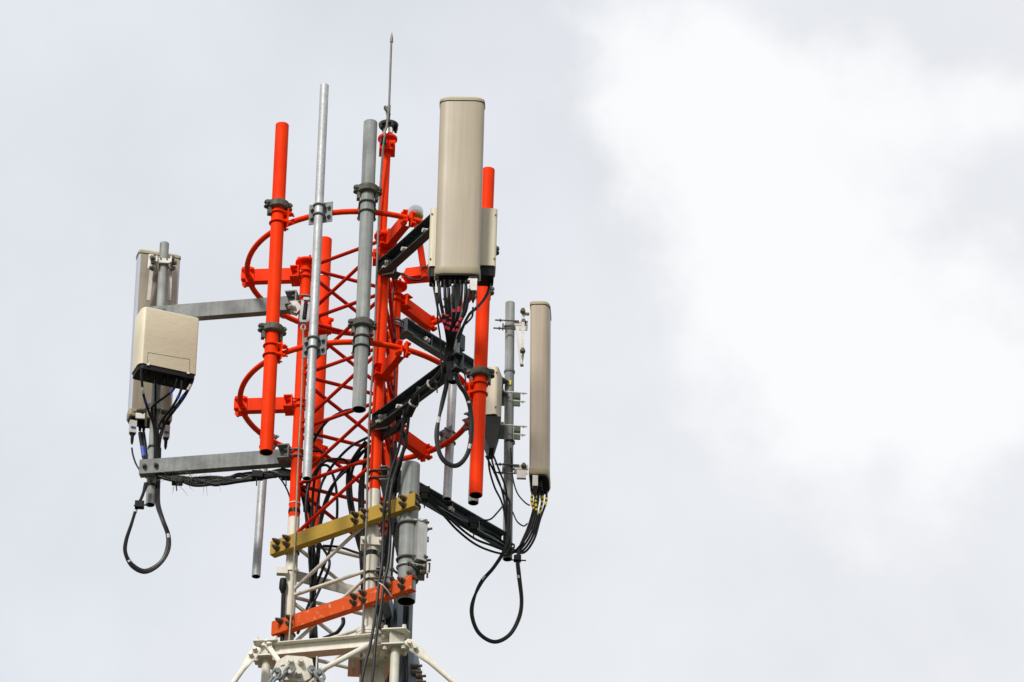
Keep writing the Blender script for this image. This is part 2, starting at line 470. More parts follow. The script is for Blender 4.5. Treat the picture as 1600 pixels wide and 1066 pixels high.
# ------------------------------------------------------------------ lattice mast
R0 = .37
ANG = [math.radians(a) for a in (172, 52, -68)]
LEG = [V((R0*math.cos(a), R0*math.sin(a), 0)) for a in ANG]      # left, far, near
RAD = [V((math.cos(a), math.sin(a), 0)) for a in ANG]
LL, LF, LN = LEG
zt = W(477, 419, LL.y).z                # first joint level
BAY = .410
zflange = W(477, 410, LL.y).z
zpaint = W(578, 767, LN.y).z
zbot = W(570, 1090, LN.y).z
def at(v, z): return V((v.x, v.y, z))
mast = empty('lattice_mast', (0, 0, -H), 'triangular lattice mast of round tubes, orange red above and white below', 'mast')
rl_ = .036
for i, v in enumerate(LEG):
    top = zflange if i != 2 else zflange-.02
    mb = MB('orange', 'white')
    mb.slot(0).cyl(at(v, top), at(v, zpaint), rl_, n=24)
    mb.slot(1).cyl(at(v, zpaint-.0005), at(v, zbot), rl_*1.04, n=24)
    lg = mb.build('leg', mast)
    fl = MB('orange').lathe(at(v, top-.012), ZU, [(0, .072), (.014, .072)], n=28)
    for k in range(4):
        a = k*math.pi/2+.4
        fl.bolt(at(v, top+.002)+V((math.cos(a), math.sin(a), 0))*.055, ZU, .006, .02)
    fl.build('flange', lg)
    # bolted joint collars of the white section
    for py_, px_ in ((992, 0),):
        z = W(572, py_, LN.y).z
        q = MB('white').lathe(at(v, z), ZU, [(-.02, .045), (-.02, .075), (-.002, .075), (-.002, .078), (.016, .078), (.016, .045), (.05, .040)], n=28)
        for k in range(6):
            a = k*math.pi/3
            q.bolt(at(v, z+.016)+V((math.cos(a), math.sin(a), 0))*.062, ZU, .006, .02)
            q.bolt(at(v, z-.02)+V((math.cos(a), math.sin(a), 0))*.062, -ZU, .006, .02)
        q.build('joint_flange', lg)
# braces
nb = 8
for k in range(nb):
    z0 = zt-k*BAY; z1 = z0-BAY
    for (a, b) in ((0, 2), (0, 1), (2, 1)):
        A, B = LEG[a], LEG[b]; d = (B-A).normalized()*rl_*.9
        mm = 'redbrace' if z0 > zpaint+.02 else 'white'
        MB(mm).cyl(at(A+d, z0), at(B-d, z0), .0125, n=12).build('brace', mast)
        mm = 'redbrace' if (z0+z1)/2 > zpaint-.12 else 'white'
        if (a, b) == (0, 2): MB(mm).cyl(at(A+d, z1+.045), at(B-d, z0-.045), .0125, n=12).build('brace', mast)
        elif (a, b) == (0, 1): MB(mm).cyl(at(A+d, z0-.045), at(B-d, z1+.045), .0125, n=12).build('brace', mast)
        else: MB(mm).cyl(at(A+d, z0-.045), at(B-d, z1+.045), .0125, n=12).build('brace', mast)
# rest of the mast down to the ground
lw = MB('white', 'orange')
zz = zt-nb*BAY
while zz > -H+.2:
    lw.slot(1 if int((zz+H)/3) % 2 else 0)
    z1 = max(zz-BAY, -H)
    for v in LEG: lw.cyl(at(v, min(zz, zbot)), at(v, z1), rl_*1.04, n=12, caps=(False, False))
    for (a, b) in ((0, 2), (0, 1), (2, 1)):
        lw.cyl(at(LEG[a], zz), at(LEG[b], zz), .0125, n=6); lw.cyl(at(LEG[a], z1), at(LEG[b], zz), .0125, n=6)
    zz = z1
lw.build('lower_section', mast)
# small clamp collars on the legs (white clamp lower left, hose clamps, tape)
for (px, py, v, mm, h, rr) in ((481, 484, LL, 'bright', .014, .041), (449, 893, LL, 'white', .022, .046), (447, 972, LL, 'black', .035, .042), (459, 800, LL, 'black', .025, .039), (460, 788, LL, 'white', .006, .039),
                               (573, 866, LN, 'black', .03, .0415), (625, 506, LF, 'bright', .016, .041), (605, 950, LF, 'black', .03, .042)):
    z = W(px, py, v.y).z
    MB(mm).lathe(at(v, z-h/2), ZU, [(0, rl_), (0, rr), (h, rr), (h, rl_)], n=24, caps=(False, False)).build('band', mast)
# bolted splice plates on near leg (top orange box clamp, red flanged joint, white joint)
for (py, mm, w_, h_) in ((402, 'orange', .15, .075), (668, 'orange', .12, .03), (850, 'white', .15, .055)):
    z = W(575, py, LN.y).z; c = at(LN, z)
    q = MB(mm)
    for s_ in (-1, 1):
        x = V((1, 0, 0)); 
        q.box(c+V((0, s_*.042, 0)), x*w_/2, V((0, .004, 0)), ZU*h_/2)
    q.box(c+V((0, 0, -h_/2+.004)), V((w_/2-.003, 0, 0)), V((0, .038, 0)), ZU*.004)
    for sx in (-1, 1): q.bolt(c+V((sx*w_*.36, -.046, 0)), V((0, -1, 0)), .009, .03)
    q.build('splice_plate', mast)


# ------------------------------------------------------------------ ring frames with their stub arms
def ring_pt(a, z): return V((RR*math.cos(a), RR*math.sin(a), z))


RR = .75
Z1, Z2 = .985, 0.0
def leg_clamp(q, v, z, n, mat_slot=0, w=.13, h=.085, d0=.05, axis_r=rl_):
    """U shaped bracket against the leg, with two u-bolts round the leg"""
    n = V(n).normalized(); s_ = ZU.cross(n)
    c = at(v, z)+n*(axis_r+.008)
    q.box(c, s_*w/2, n*.004, ZU*h/2)
    for zz in (h/2-.004, -h/2+.004):
        q.box(c+n*(d0/2+.004)+ZU*zz, s_*w/2, n*d0/2, ZU*.004)
    for zz in (.022, -.022):
        q.ubolt(at(v, z+zz), ZU, n, axis_r+.008, .006, axis_r+.04)


for lev, (Z, lab) in enumerate(((Z1, 'upper'), (Z2, 'lower'))):
    rg = empty('ring_frame', (0, 0, Z), '%s of the two horizontal orange tube hoops round the mast, held by three stub arms' % lab, 'hoop', 'orange hoops round the mast')
    P = [ring_pt(2*math.pi*k/96, Z) for k in range(96)]
    MB('orange' if lev == 0 else 'orange').tube(P, .0185, 14, closed=True).build('hoop', rg)
    for i, v in enumerate(LEG):
        n = RAD[i]; s_ = ZU.cross(n)
        q = MB('orange')
        a0 = v+n*(rl_+.05); a1 = n*(RR-.03)
        side = s_ if s_.y < 0 else -s_
        q.channel(at(a0, Z)+side*.026, at(a1, Z)+side*.026, .092, .05, side, .006)
        arm = q.build('stub_arm', rg)
        e = MB('orange')
        cc = at(n*RR, Z)
        # two cheek plates pierced by the hoop, bolted through
        for sg in (1, -1):
            off_, hw = (.030, .043) if i == 0 else (.017, .026)
            pc = cc+side*sg*off_
            poly = [(-hw, -.055), (hw-.01, -.055), (hw, -.04), (hw, .04), (hw-.01, .055), (-hw, .055)]
            e.prism(poly, pc-side*.003*sg, n, ZU, side*.006*sg)
            for sx in (-1, 1):
                for sz in (-1, 1):
                    e.bolt(pc+side*sg*.003+n*sx*hw*.6+ZU*sz*.037, side*sg, .007, .024)
        e.build('end_plate', arm)
        lc = MB('orange'); leg_clamp(lc, v, Z, n)
        lc.build('leg_bracket', arm)


# ------------------------------------------------------------------ mounting pipes
def lerp(a, b, t): return a+(b-a)*t


def hoop_Y(px, py, rad, far=False):
    """depth at which an upright pipe seen at (px,py) stands at distance rad from the mast axis"""
    Y = -.5 if not far else .5
    for _ in range(12):
        p = W(px, py, Y); s_ = rad*rad-p.x*p.x
        Y = (1 if far else -1)*math.sqrt(max(s_, .0001))
    return Y


def saddle(q, c, r, d):
    """cast two-piece pipe clamp with ears and bolts; d points to the ear with the through bolt"""
    d = V(d).normalized(); s_ = ZU.cross(d)
    q.lathe(c-ZU*.030, ZU, [(0, r), (0, r+.014), (.008, r+.024), (.046, r+.028), (.056, r+.014), (.056, r)], n=28, caps=(False, False))
    for sg in (-1, 1):
        e = c+d*sg*(r+.022)
        poly = [(-.035, -.015), (-.02, -.028), (.012, -.026), (.026, -.012), (.026, .012), (.012, .026), (-.02, .028), (-.035, .015)]
        if sg < 0: poly = [(-u, v) for u, v in poly][::-1]
        q.prism(poly, e-ZU*.020, d, s_, ZU*.010)
        q.prism(poly, e+ZU*.012, d, s_, ZU*.010)
        q.box(e-d*sg*.010, d*.014, s_*.024, ZU*.016)
        q.cyl(e+d*sg*.012-s_*.04, e+d*sg*.012+s_*.04, .006, n=8)
        q.hexa(e+d*sg*.012-s_*.034, s_, .012, .01); q.hexa(e+d*sg*.012+s_*.024, s_, .012, .01)
    # hanging jaw tabs
    q.box(c+d*(r+.014)-ZU*.045, d*.010, s_*.020, ZU*.030)
    q.box(c-d*(r+.014)-ZU*.045, d*.010, s_*.020, ZU*.030)


def hoop_clamp(q, c, r, n, wide=.16, high=.15, dz=.036):
    """plate between the pipe and the hoop with two u-bolts; n points from the pipe to the mast axis"""
    n = V(n).normalized(); s_ = ZU.cross(n)
    p = c+n*(r+.006)
    q.box(p, s_*wide/2, n*.0035, ZU*high/2)
    for sz in (1, -1):
        q.ubolt(c+ZU*sz*dz, ZU, n, r+.006, .006, r+.045)
        for sx in (1, -1):
            q.bolt(p-n*.0035+s_*sx*wide*.36+ZU*sz*high*.22, -n, .007, .018)
            q.bolt(p+n*.0035+s_*sx*wide*.36+ZU*sz*high*.22, n, .007, .045)


def mount_pipe(label, cat, top, bot, Yt, Yb, r, m, clamps=(), group=None, name='mounting_pipe', t=.005, closed_top=False):
    a, b = W(*top, Yt), W(*bot, Yb)
    e = empty(name, b, label, cat, group)
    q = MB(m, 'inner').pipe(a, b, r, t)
    if closed_top: q.lathe(a-(a-b).normalized()*.01, (a-b), [(0, r-t*.5), (.012, r-t*.5)], n=28)
    q.build('tube', e)
    for (py, kind, mm, *rest) in clamps:
        tt = (py-top[1])/(bot[1]-top[1]); c = lerp(a, b, tt); n = V((-c.x, -c.y, 0)).normalized()
        q = MB(mm)
        if kind == 'hoop': hoop_clamp(q, c, r, rest[0] if rest else n)
        elif kind == 'narrow': hoop_clamp(q, c, r, rest[0] if rest else n, .11, .13)
        elif kind == 'saddle': saddle(q, c, r, rest[0] if rest else ZU.cross(n))
        q.build('hoop_clamp' if kind != 'saddle' else 'cast_collar', e)
    return e, a, b


GP = 'upright pipes round the mast'
XR = V((1, 0, 0))
rp_ = .0435
Yr = hoop_Y(440, 345, RR+.03+rp_)
mount_pipe('thick bright orange pipe left of the mast with two grey cast collars', 'pipe', (441, 196), (416, 707), Yr, Yr, rp_, 'orange',
           ((325, 'saddle', 'cast', V((1, .25, 0))), (345, 'narrow', 'orange', V((.9, .45, 0))), (519, 'saddle', 'cast', V((1, .25, 0))), (552, 'narrow', 'orange', V((.9, .45, 0)))), GP)
Ys = hoop_Y(495, 333, RR+.03+.03)
mount_pipe('long thin shiny zinc pipe, tallest of the uprights, in front of the left mast leg', 'pipe', (507, 134), (479.5, 748), Ys, Ys, .0285, 'bright',
           ((334, 'hoop', 'galv'), (542, 'hoop', 'galv')), GP)
Yg = hoop_Y(570, 325, RR+.03+.046)
mount_pipe('thick weathered grey pipe standing in front of the middle of the mast', 'pipe', (579, 192), (561, 640), Yg, Yg, .0445, 'pipegrey',
           ((300, 'saddle', 'cast', V((1, .1, 0))), (328, 'narrow', 'cast'), (510, 'saddle', 'cast', V((1, .1, 0))), (538, 'narrow', 'cast')), GP)
mount_pipe('bright orange pipe at the right beside the big front antenna', 'pipe', (763, 266), (743.5, 774), -.37, -.37, .0425, 'orange',
           ((395, 'saddle', 'cast', V((1, -.1, 0))), (425, 'narrow', 'orange', V((-.8, .5, 0))), (588, 'saddle', 'cast', V((1, -.1, 0))), (612, 'narrow', 'orange', V((-.8, .5, 0)))), GP)
mount_pipe('grey zinc pipe half hidden behind the right orange pipe', 'pipe', (757, 345), (739.5, 786), .12, .12, .034, 'pipegrey',
           ((455, 'saddle', 'cast', V((1, .2, 0))), (662, 'narrow', 'cast', V((-1, -.1, 0)))), GP)
Ym = hoop_Y(704, 684, RR+.03+.03, True)
mount_pipe('slim shiny zinc pipe behind the cable loop under the big panel antenna', 'pipe', (717, 400), (698.5, 780), Ym, Ym, .0285, 'bright',
           ((478, 'narrow', 'galv'), (687, 'narrow', 'galv')), GP)
Yh = hoop_Y(430, 690, RR+.03+.03, True)
mount_pipe('slim zinc pipe hanging below the lower left arm, its top hidden by the orange pipe', 'pipe', (431, 452), (400, 901), Yh, Yh, .0285, 'bright',
           ((484, 'narrow', 'galv'), (694, 'narrow', 'galv')), GP)
Yo = hoop_Y(497, 518, RR+.03+.046, True)
e, a, b_ = mount_pipe('wide orange pipe at the back of the mast with two pale steel bands', 'pipe', (508, 375), (486, 850), Yo, Yo, .046, 'orange',
           ((516, 'narrow', 'orange'), (716, 'narrow', 'orange')), GP, closed_top=True)
for py in (437, 694):
    tt = (py-375)/(850-375); c = lerp(a, b_, tt)
    MB('bright').lathe(c, ZU, [(0, .046), (0, .049), (.022, .049), (.022, .046)], n=28, caps=(False, False)).build('steel_band', e)

# ------------------------------------------------------------------ lightning rod on its short mast
ynl = LN.y
ep = empty('lightning_rod', W(596, 400, ynl-.02), 'thin pointed metal lightning rod on an orange pole at the very top of the mast', 'lightning rod')
pa, pb = W(604.5, 236, ynl-.02), W(596, 400, ynl-.02)
MB('orange').cyl(pa, pb, .026, n=24).build('pole', ep)
c = W(605, 232, ynl-.02)
q = MB('orange').box(c, V((.052, 0, 0)), V((0, .05, 0)), ZU*.035)
for sx in (-1, 1): q.bolt(c+V((sx*.03, -.05, 0)), V((0, -1, 0)), .008, .03)
q.lathe(c+ZU*.035, ZU, [(0, .03), (.03, .03), (.03, .064), (.045, .064)], n=28)
q.build('base_clamp', ep)
c2 = W(606, 214, ynl-.02)
q = MB('alu').lathe(c2, ZU, [(0, .034), (.085, .03)], n=20)
q.box(c2+V((.012, -.035, .03)), V((.014, 0, 0)), V((0, .008, 0)), ZU*.02)
q.build('connector', ep)
q = MB('blkch').lathe(W(607, 196, ynl-.02), ZU, [(0, .035), (-.012, .062), (.004, .066), (.012, .05), (.016, .016)], n=28)
for k in range(4):
    a = k*math.pi/2+.5
    q.bolt(W(607, 196, ynl-.02)+V((math.cos(a), math.sin(a), -.2*0))*.055-ZU*.01, -ZU, .007, .03)
q.build('disc', ep)
q = MB('gwire').cyl(W(606.5, 194, ynl-.02), W(608, 165, ynl-.02), .011, n=12)
q.cyl(W(608, 166, ynl-.02), W(611.7, 58, ynl-.02), .0075, n=10)
q.cyl(W(611.7, 66, ynl-.02), W(612, 60, ynl-.02), .011, .010, n=10)
q.cyl(W(612, 60, ynl-.02), W(612.3, 51, ynl-.02), .010, .0012, n=10)
q.build('rod', ep)
q = MB('cast').prism([(-.03, .04), (-.018, .045), (.0, .03), (.013, .01), (.015, -.03), (.004, -.045), (-.01, -.04), (-.004, -.005), (-.018, .02)],
                     W(606.5, 174, ynl-.045), XR, ZU, V((0, .035, 0)))
q.bolt(W(607, 179, ynl-.045), V((-.5, -1, 0)), .007, .02)
q.build('cable_lug', ep)
cable([(607, 170, -.39), (604.5, 196, -.44), (600, 218, -.46), (597.5, 245, -.45), (594.5, 290, -.43), (592, 340, -.42), (589, 420, -.44), (586.5, 500, -.42), (583, 570, -.42), (578, 640, -.42),
       (574.5, 740, -.42), (572, 830, -.44), (570, 870, -.44), (568, 960, -.43), (565, 1010, -.44), (562, 1090, -.44)], .0075,
      'thin dark down conductor running from the lightning rod down the near mast leg', m='gwire', name='down_conductor', cat='conductor')
q = MB('blk2').box(W(599, 220, -.45), V((.016, .006, 0)), V((-.004, .014, 0)), ZU*.028); q.build('splice_sleeve', ep)

# ------------------------------------------------------------------ obstruction lamp
yl = .10
el = empty('obstruction_lamp', W(664, 436, yl), 'glass domed warning lamp with yellow base on a leaning orange post beside the big antenna', 'lamp')
MB('orange').cyl(W(651, 350, yl), W(664, 434, yl), .022, n=20).build('post', el)
lt = W(649.5, 343, yl); ldir = (W(651, 350, yl)-W(664, 434, yl)).normalized(); lax = (ldir+ZU*2).normalized()
MB('brass').lathe(lt-lax*.01, lax, [(-.035, .024), (0, .028), (.012, .036), (.02, .047), (.035, .052), (.04, .048)], n=28).build('lamp_base', el)
MB('lens').lathe(lt+lax*.03, lax, [(0, .046), (.018, .047), (.030, .034), (.034, .005)], n=24).build('bulb', el)
prof = [(.0, .050)]+[(.024+.052*math.sin(t*math.pi/2/10), .053*math.cos(t*math.pi/2/10)) for t in range(10)]+[(.0765, .002)]
MB('glass').lathe(lt+lax*.03, lax, prof, n=32, caps=(False, True)).build('glass_dome', el)
q = MB('orange')
pl0 = W(629, 428, LF.y-.0); pl1 = W(674, 428, yl)
q.beam(W(631, 427, LF.y-.06), W(670, 422, yl+.01), .008, .085, V((.3, -1, 0)))
q.beam(W(631, 437, LF.y-.02), W(676, 433, yl+.02), .08, .007, V((.3, -1, 0)))
q.ubolt(W(664, 421, yl), ldir, V((.3, 1, 0)), .027, .005, .04)
q.build('mounting_plate', el)
cable([(664, 433, yl-.03), (655, 438, yl-.03), (643, 436, yl), (630, 428, LF.y-.08), (622, 432, LF.y-.09), (616, 450, LF.y-.08), (613, 480, LF.y-.08), (617, 520, LF.y-.08), (616, 600, LF.y-.06), (612, 700, LF.y-.06)], .007,
      'thin black lamp cord looping from the warning lamp post down the far mast leg', name='lamp_cord')
for k in range(3):
    cable([(658, 412+6*k, yl-.03), (664, 420-2*k, yl-.045), (669, 413+5*k, yl-.03)], .0025, None, parent=el, name='binding_wire')

# ------------------------------------------------------------------ galvanised outrigger arms
zA1 = W(468, 468, .03).z
zA2 = W(457, 708, .03).z
PL = W(247, 560, .30)   # left pipe at mid height
def outrigger(label, v, end, z, m, h=.105, dep=.055, n=None, ext=.06, extra=()):
    a = at(v, z); e3 = V((end.x, end.y, z)); d = (e3-a).normalized()
    n = V(n) if n else ZU.cross(d)
    e = empty('outrigger_arm', a, label, 'bracket arm', 'zinc outrigger arms')
    MB(m).channel(a+d*(rl_+.03), e3+d*ext, h, dep, n, .007).build('channel', e)
    q = MB(m); leg_clamp(q, v, z, d, w=.14, h=.10, d0=.07); q.build('leg_bracket', e)
    return e, d, n, e3


nearn = V((-.25, -.95, 0))
def pipe_bolts(e, e3, d, nrm, r, m='rust', side=0.03):
    """u-bolt holding the upright to the arm end, nuts on the outer face"""
    sdv = V(nrm).normalized()
    for s_ in (-1, 1):
        MB(m).bolt(e3+sdv*.002+d*s_*(r+.008), sdv, .008, .03).build('bolt', e)


# left pair (pipe stands behind the channel's web)
LP_t, LP_b = W(257, 381, .36), W(235, 788, .36)
def on(a, b, z): return lerp(a, b, (z-a.z)/(b.z-a.z))
for z, lab in ((zA1, 'upper'), (zA2, 'lower')):
    pe = on(LP_t, LP_b, z)
    face = V((-.26, -.965, 0))
    pe2 = pe+V((-.01, -.09, 0))
    e, d, n, e3 = outrigger('%s left zinc channel arm carrying the pipe of the left antenna' % lab, LL, pe2, z, 'galv', n=face, ext=.075)
    pipe_bolts(e, e3, d, n, .03, 'cast')
# middle pair towards the viewer
PM_t, PM_b = W(730, 235, -1.12), W(707.5, 597, -1.12)
for z, lab in ((zA1, 'upper'), (zA2, 'lower')):
    pe = on(PM_t, PM_b, z)
    e, d, n, e3 = outrigger('%s dark channel arm slanting up to the pipe behind the big front antenna' % lab, LN, pe+(V((-.02, -.09, 0)) if lab == 'upper' else V((.03, -.01, 0))), z, 'blkch', n=V((.8, .55, 0)), h=.11, dep=.06)
    for s_ in (.35, .62): MB('bracket').bolt(lerp(e.location, e3, s_)+V((-.03, -.03, -.03)), V((-1, -.5, 0)), .009, .03).build('bolt', e)
    gc = at(LN, z)+V((.035, -.085, -.01))
    q = MB('bracket').prism([(-.05, -.05), (.03, -.055), (.055, .01), (.04, .05), (-.05, .055)], gc, V((.9, -.44, 0)), ZU, V((-.003, -.006, 0)))
    for zz in (.02, -.025): q.bolt(gc+ZU*zz+V((-.005, -.008, 0)), V((-.6, -1, 0)), .0085, .04)
    q.build('end_gusset', e)
# right pair away from the viewer
PR_t, PR_b = W(797, 474, 1.07), W(793, 872, 1.07)
for z, lab in ((zA1, 'upper'), (zA2, 'lower')):
    pe = on(PR_t, PR_b, z)
    e, d, n, e3 = outrigger('%s dark channel arm slanting down to the right antenna pipe' % lab, LF, pe-V((.73, -.69, 0))*.03, z, 'dkgalv', n=V((-.7, .7, 0)), h=.105, dep=.06, ext=-.034)
    for s_ in (.3, .55): MB('bracket').bolt(lerp(e.location, e3, s_)+V((-.01, -.06, .0)), V((-.4, -1, 0)), .010, .03).build('bolt', e)
    q = MB('dkgalv')
    for s_ in (.3, .52, .75):
        q.box(lerp(e.location, e3, s_)+V((.0, -.03, 0)), d*.003, ZU.cross(d)*.03, ZU*.048)
    q.build('stiffener', e)


# ------------------------------------------------------------------ antennas
def rrect(w, d, r, n=5, front_r=None):
    pts = []
    for cx, cy, a0 in ((w/2-r, d/2-r, 0), (-w/2+r, d/2-r, 90), (-w/2+r, -d/2+r, 180), (w/2-r, -d/2+r, 270)):
        for k in range(n+1):
            a = math.radians(a0+90*k/n); pts.append((cx+r*math.cos(a), cy+r*math.sin(a)))
    return pts


def radome_sec(w, d):
    """front (+v) side has facetted shoulders, back is flat with small radii"""
    h = w/2
    return [(-h+.012, -d/2), (h-.012, -d/2), (h, -d/2+.012), (h, d*.12), (h-.006, d*.30), (h-.018, d*.40), (h-.042, d*.47), (h-.062, d*.5),
            (-h+.062, d*.5), (-h+.042, d*.47), (-h+.018, d*.40), (-h+.006, d*.30), (-h, d*.12), (-h, -d/2+.012)]


def panel(label, a, b, w, d, fdir, backm='greyside', bodym='beige', sidem=None):
    """a bottom centre, b top centre, fdir = direction the radome faces"""
    a, b = V(a), V(b); ax = (b-a).normalized(); f = V(fdir); f = (f-ax*f.dot(ax)).normalized(); s_ = f.cross(ax)
    e = empty('panel_antenna', a, label, 'antenna', 'panel antennas')
    sec = radome_sec(w, d)
    def ring(p, k=1.0, g=0.0): return [p+s_*(u*k+(g if u > 0 else -g))+f*(v*k+(g if v > 0 else -g)) for u, v in sec]
    q = MB(bodym, backm, sidem or bodym)
    R = [ring(lerp(a, b, t)) for t in (0.0, .3, .6, .985)]
    vr = [[q.bm.verts.new(p) for p in r] for r in R]; n = len(sec)
    for A, B in zip(vr, vr[1:]):
        for k in range(n):
            q.i = 1 if k == 0 else (2 if k in (1, 2, 12, 13) else 0)
            q.face([A[k], A[(k+1) % n], B[(k+1) % n], B[k]])
    q.i = 0
    q.face(vr[0][::-1]); q.face(vr[-1])
    q.build('radome', e)
    L_ = (b-a).length
    MB('cap', 'blk2').loft([ring(b-ax*.022, 1, .004), ring(b-ax*.004, 1, .004), ring(b+ax*.004, 1, -.002), ring(b+ax*.008, .94)]).build('top_cap', e)
    q = MB('cap', 'blk2')
    q.loft([ring(a+ax*.03, 1, .004), ring(a-ax*.010, 1, .004), ring(a-ax*.020, .985)])
    q.slot(1).loft([ring(a-ax*.0205, .955), ring(a-ax*.032, .945)])
    q.build('bottom_cap', e)
    MB('blk2').loft([ring(b-ax*.026, 1, .0015), ring(b-ax*.022, 1, .0015)]).build('seam', e)
    return e, ax, f, s_


def conn(e, p, ax, r=.011, L_=.06, m='blk2'):
    q = MB(m).lathe(p, -ax, [(0, r*1.5), (.012, r*1.5), (.012, r), (L_*.6, r*1.15), (L_*.62, r*.95), (L_, r*.8)], n=14)
    return q.build('connector', e)


# 1 front antenna
fY = -1.36
fa, fb = W(714.5, 430, fY+.06), W(722.5, 160, fY+.03)
e1, ax, f, s_ = panel('big beige panel antenna at the front, the largest and highest, facing the viewer', fa, fb, .283, .115, V((-.06, -1, 0)), backm='greyside')
sgn = 1 if s_.x > 0 else -1
ports = []
for i, u in enumerate((-.118, -.078, -.043, -.012, .022, .056, .088, .116)):
    for v in ((0.02,) if i not in (2, 4) else (0.02,)):
        p = fa+s_*sgn*u+f*v-ax*.032; ports.append(p)
        if i < 6: conn(e1, p, ax)
for u in (.082, .118):
    p = fa+s_*sgn*u+f*.035-ax*.032
    MB('bracket').lathe(p, -ax, [(0, .006), (.02, .006), (.02, .015), (.032, .015)], n=16).build('adjuster_knob', e1)
def tilt_unit(e, p, ax, s_, f, h=.085, w=.045, blue=False):
    x = s_*w/2; y = f*.018
    q = MB('bracket', 'blk2', 'blue')
    q.box(p-ax*h/2, x, y, ax*h/2)
    q.slot(1).box(p+ax*.010, x*.8, y*.8, ax*.010); q.box(p-ax*(h+.006), x*.7, y*.7, ax*.006)
    q.lathe(p-ax*(h+.012), -ax, [(0, .012), (.05, .010), (.07, .005)], n=12)
    if blue: q.slot(2).box(p-ax*h*.62+f*.0185, x*.7, f*.0012, ax*.008)
    q.build('tilt_motor', e)
tilt_unit(e1, fa+s_*sgn*.105+f*.035-ax*.055, ax, s_, f)
tilt_unit(e1, fa-s_*sgn*.118+f*.0-ax*.055, ax, s_, f, w=.035)
q = MB('bracket')
for t in (.12, .88):
    c = lerp(fa, fb, t)-f*.06
    q.box(c-f*.05, s_*.05, f*.05, ax*.03)
q.build('mounting_bracket', e1)
e, a, b_ = mount_pipe('slim grey pipe carrying the big front antenna, its open foot above the shiny pipe', 'pipe', (730, 235), (707.5, 597), -1.12, -1.12, .030, 'pipegrey', (), None)
for py in (585, 592):
    pass
MB('black').lathe(W(707, 583, -1.12), ZU, [(0, .030), (0, .035), (.03, .035), (.03, .030)], n=20, caps=(False, False)).build('tape_band', e)

# radio units behind the front antenna
def cabinet(name, label, c, x, y, h, group=None, m='cream', dark=.07, cham=.02):
    """c bottom centre of the light case; x,y half-width vectors; h height; y points to the front"""
    e = empty(name, c, label, 'radio unit', group)
    X, Y = V(x), V(y); ux, uy = X.normalized(), Y.normalized(); wx, wy = X.length, Y.length; r = cham
    poly = rrect(2*wx, 2*wy, r, 4)
    MB(m).prism(poly, c, ux, uy, ZU*h).build('case', e)
    poly2 = rrect(2*wx-.02, 2*wy-.02, r*.8, 4)
    q = MB('blk2').prism(poly2, V(c)-ZU*dark, ux, uy, ZU*(dark-.0005))
    q.build('connector_bay', e)
    q = MB('rust')
    for sx in (-1, 1):
        for z in (.05, h-.05):
            q.cyl(V(c)+X*sx*.86+Y*1.0+ZU*z, V(c)+X*sx*.86+Y*1.0+uy*.004+ZU*z, .006, n=10)
    q.build('screw', e)
    return e, ux, uy


yq = -1.14
for (px0, px1, lab) in ((671, 708, 'left'), (736, 776, 'right')):
    pb = W((px0+px1)/2-2, 426 if lab == 'left' else 424, yq); pt = W((px0+px1)/2+2, 335, yq)
    wx = (px1-px0)/2/245
    cabinet('radio_unit', 'cream radio box peeping out %s of the big front antenna, screws in its corners' % lab, pb, V((wx, 0, 0)), V((0, -.075, 0)), pt.z-pb.z, 'cream radio boxes behind the front antenna')

# 2 right antenna (radome faces right, seen from its side)
ra, rb = W(843.5, 752, .98), W(845, 487, .98)
e2, ax, f, s_ = panel('tall narrow beige panel antenna on the right, seen edge on', ra, rb, .26, .128, V((1, -.09, 0)), backm='greyside')
for u in (-.10, -.06, -.02, .03, .08):
    conn(e2, ra+s_*u+f*.01-ax*.032, ax)
tilt_unit(e2, ra+V((-.035, -.11, -.03)), ax, V((1, 0, 0)), V((0, -1, 0)), h=.08, w=.035)
e, a, b_ = mount_pipe('grey zinc pipe left of the right antenna with a small yellow tag', 'pipe', (797, 474), (793, 874), 1.07, 1.07, .0315, 'pipegrey', (), None)
MB('yellow').box(W(796.3, 598, 1.035), V((.01, 0, 0)), V((0, .003, 0)), ZU*.016).build('tag', e)
for py in (513, 583, 693, 732, 855):
    c = W(796, py, 1.07)
    MB('black' if py in (693, 855) else 'galv').lathe(c, ZU, [(0, .0315), (0, .037), (.014, .037), (.014, .0315)], n=20, caps=(False, False)).build('clamp_band', e)
# tilt brackets between right pipe and antenna
q = MB('bracket', 'cast')
for (py, kind) in ((733, 0), (508, 1)):
    c = W(796.5, py, 1.05)
    x0 = c+V((.02, -.04, 0)); x1 = W(826, py, .99)
    q.slot(0).box(c+V((.075, -.03, 0)), V((.045, 0, 0)), V((0, .004, 0)), ZU*.018)
    q.box(c+V((.075, .03, 0)), V((.045, 0, 0)), V((0, .004, 0)), ZU*.018)
    q.box(c+V((-.045, -.0, 0)), V((.005, 0, 0)), V((0, .045, 0)), ZU*.018)
    q.slot(1).cyl(c+V((-.10, -.042, .008)), c+V((.06, -.042, .008)), .0055, n=8)
    q.cyl(c+V((-.11, -.042, -.055)), c+V((.03, -.042, -.055)), .0055, n=8)
    q.hexa(c+V((-.07, -.042, .008)), XR, .011, .010); q.hexa(c+V((-.075, -.042, -.055)), XR, .011, .01)
    q.bolt(c+V((.09, -.034, .004)), V((0, -1, 0)), .009, .012)
    if kind == 0:
        q.slot(0).box(W(815, 742, 1.0), V((.03, 0, 0)), V((0, .012, 0)), ZU*.03)
        q.build('tilt_bracket', e2); q = MB('bracket', 'cast')
q.slot(0)
ga_, gb_ = W(817.5, 486, 1.0), W(816.5, 550, 1.0)
q.beam(ga_, gb_, .022, .020, V((0, -1, 0))); 
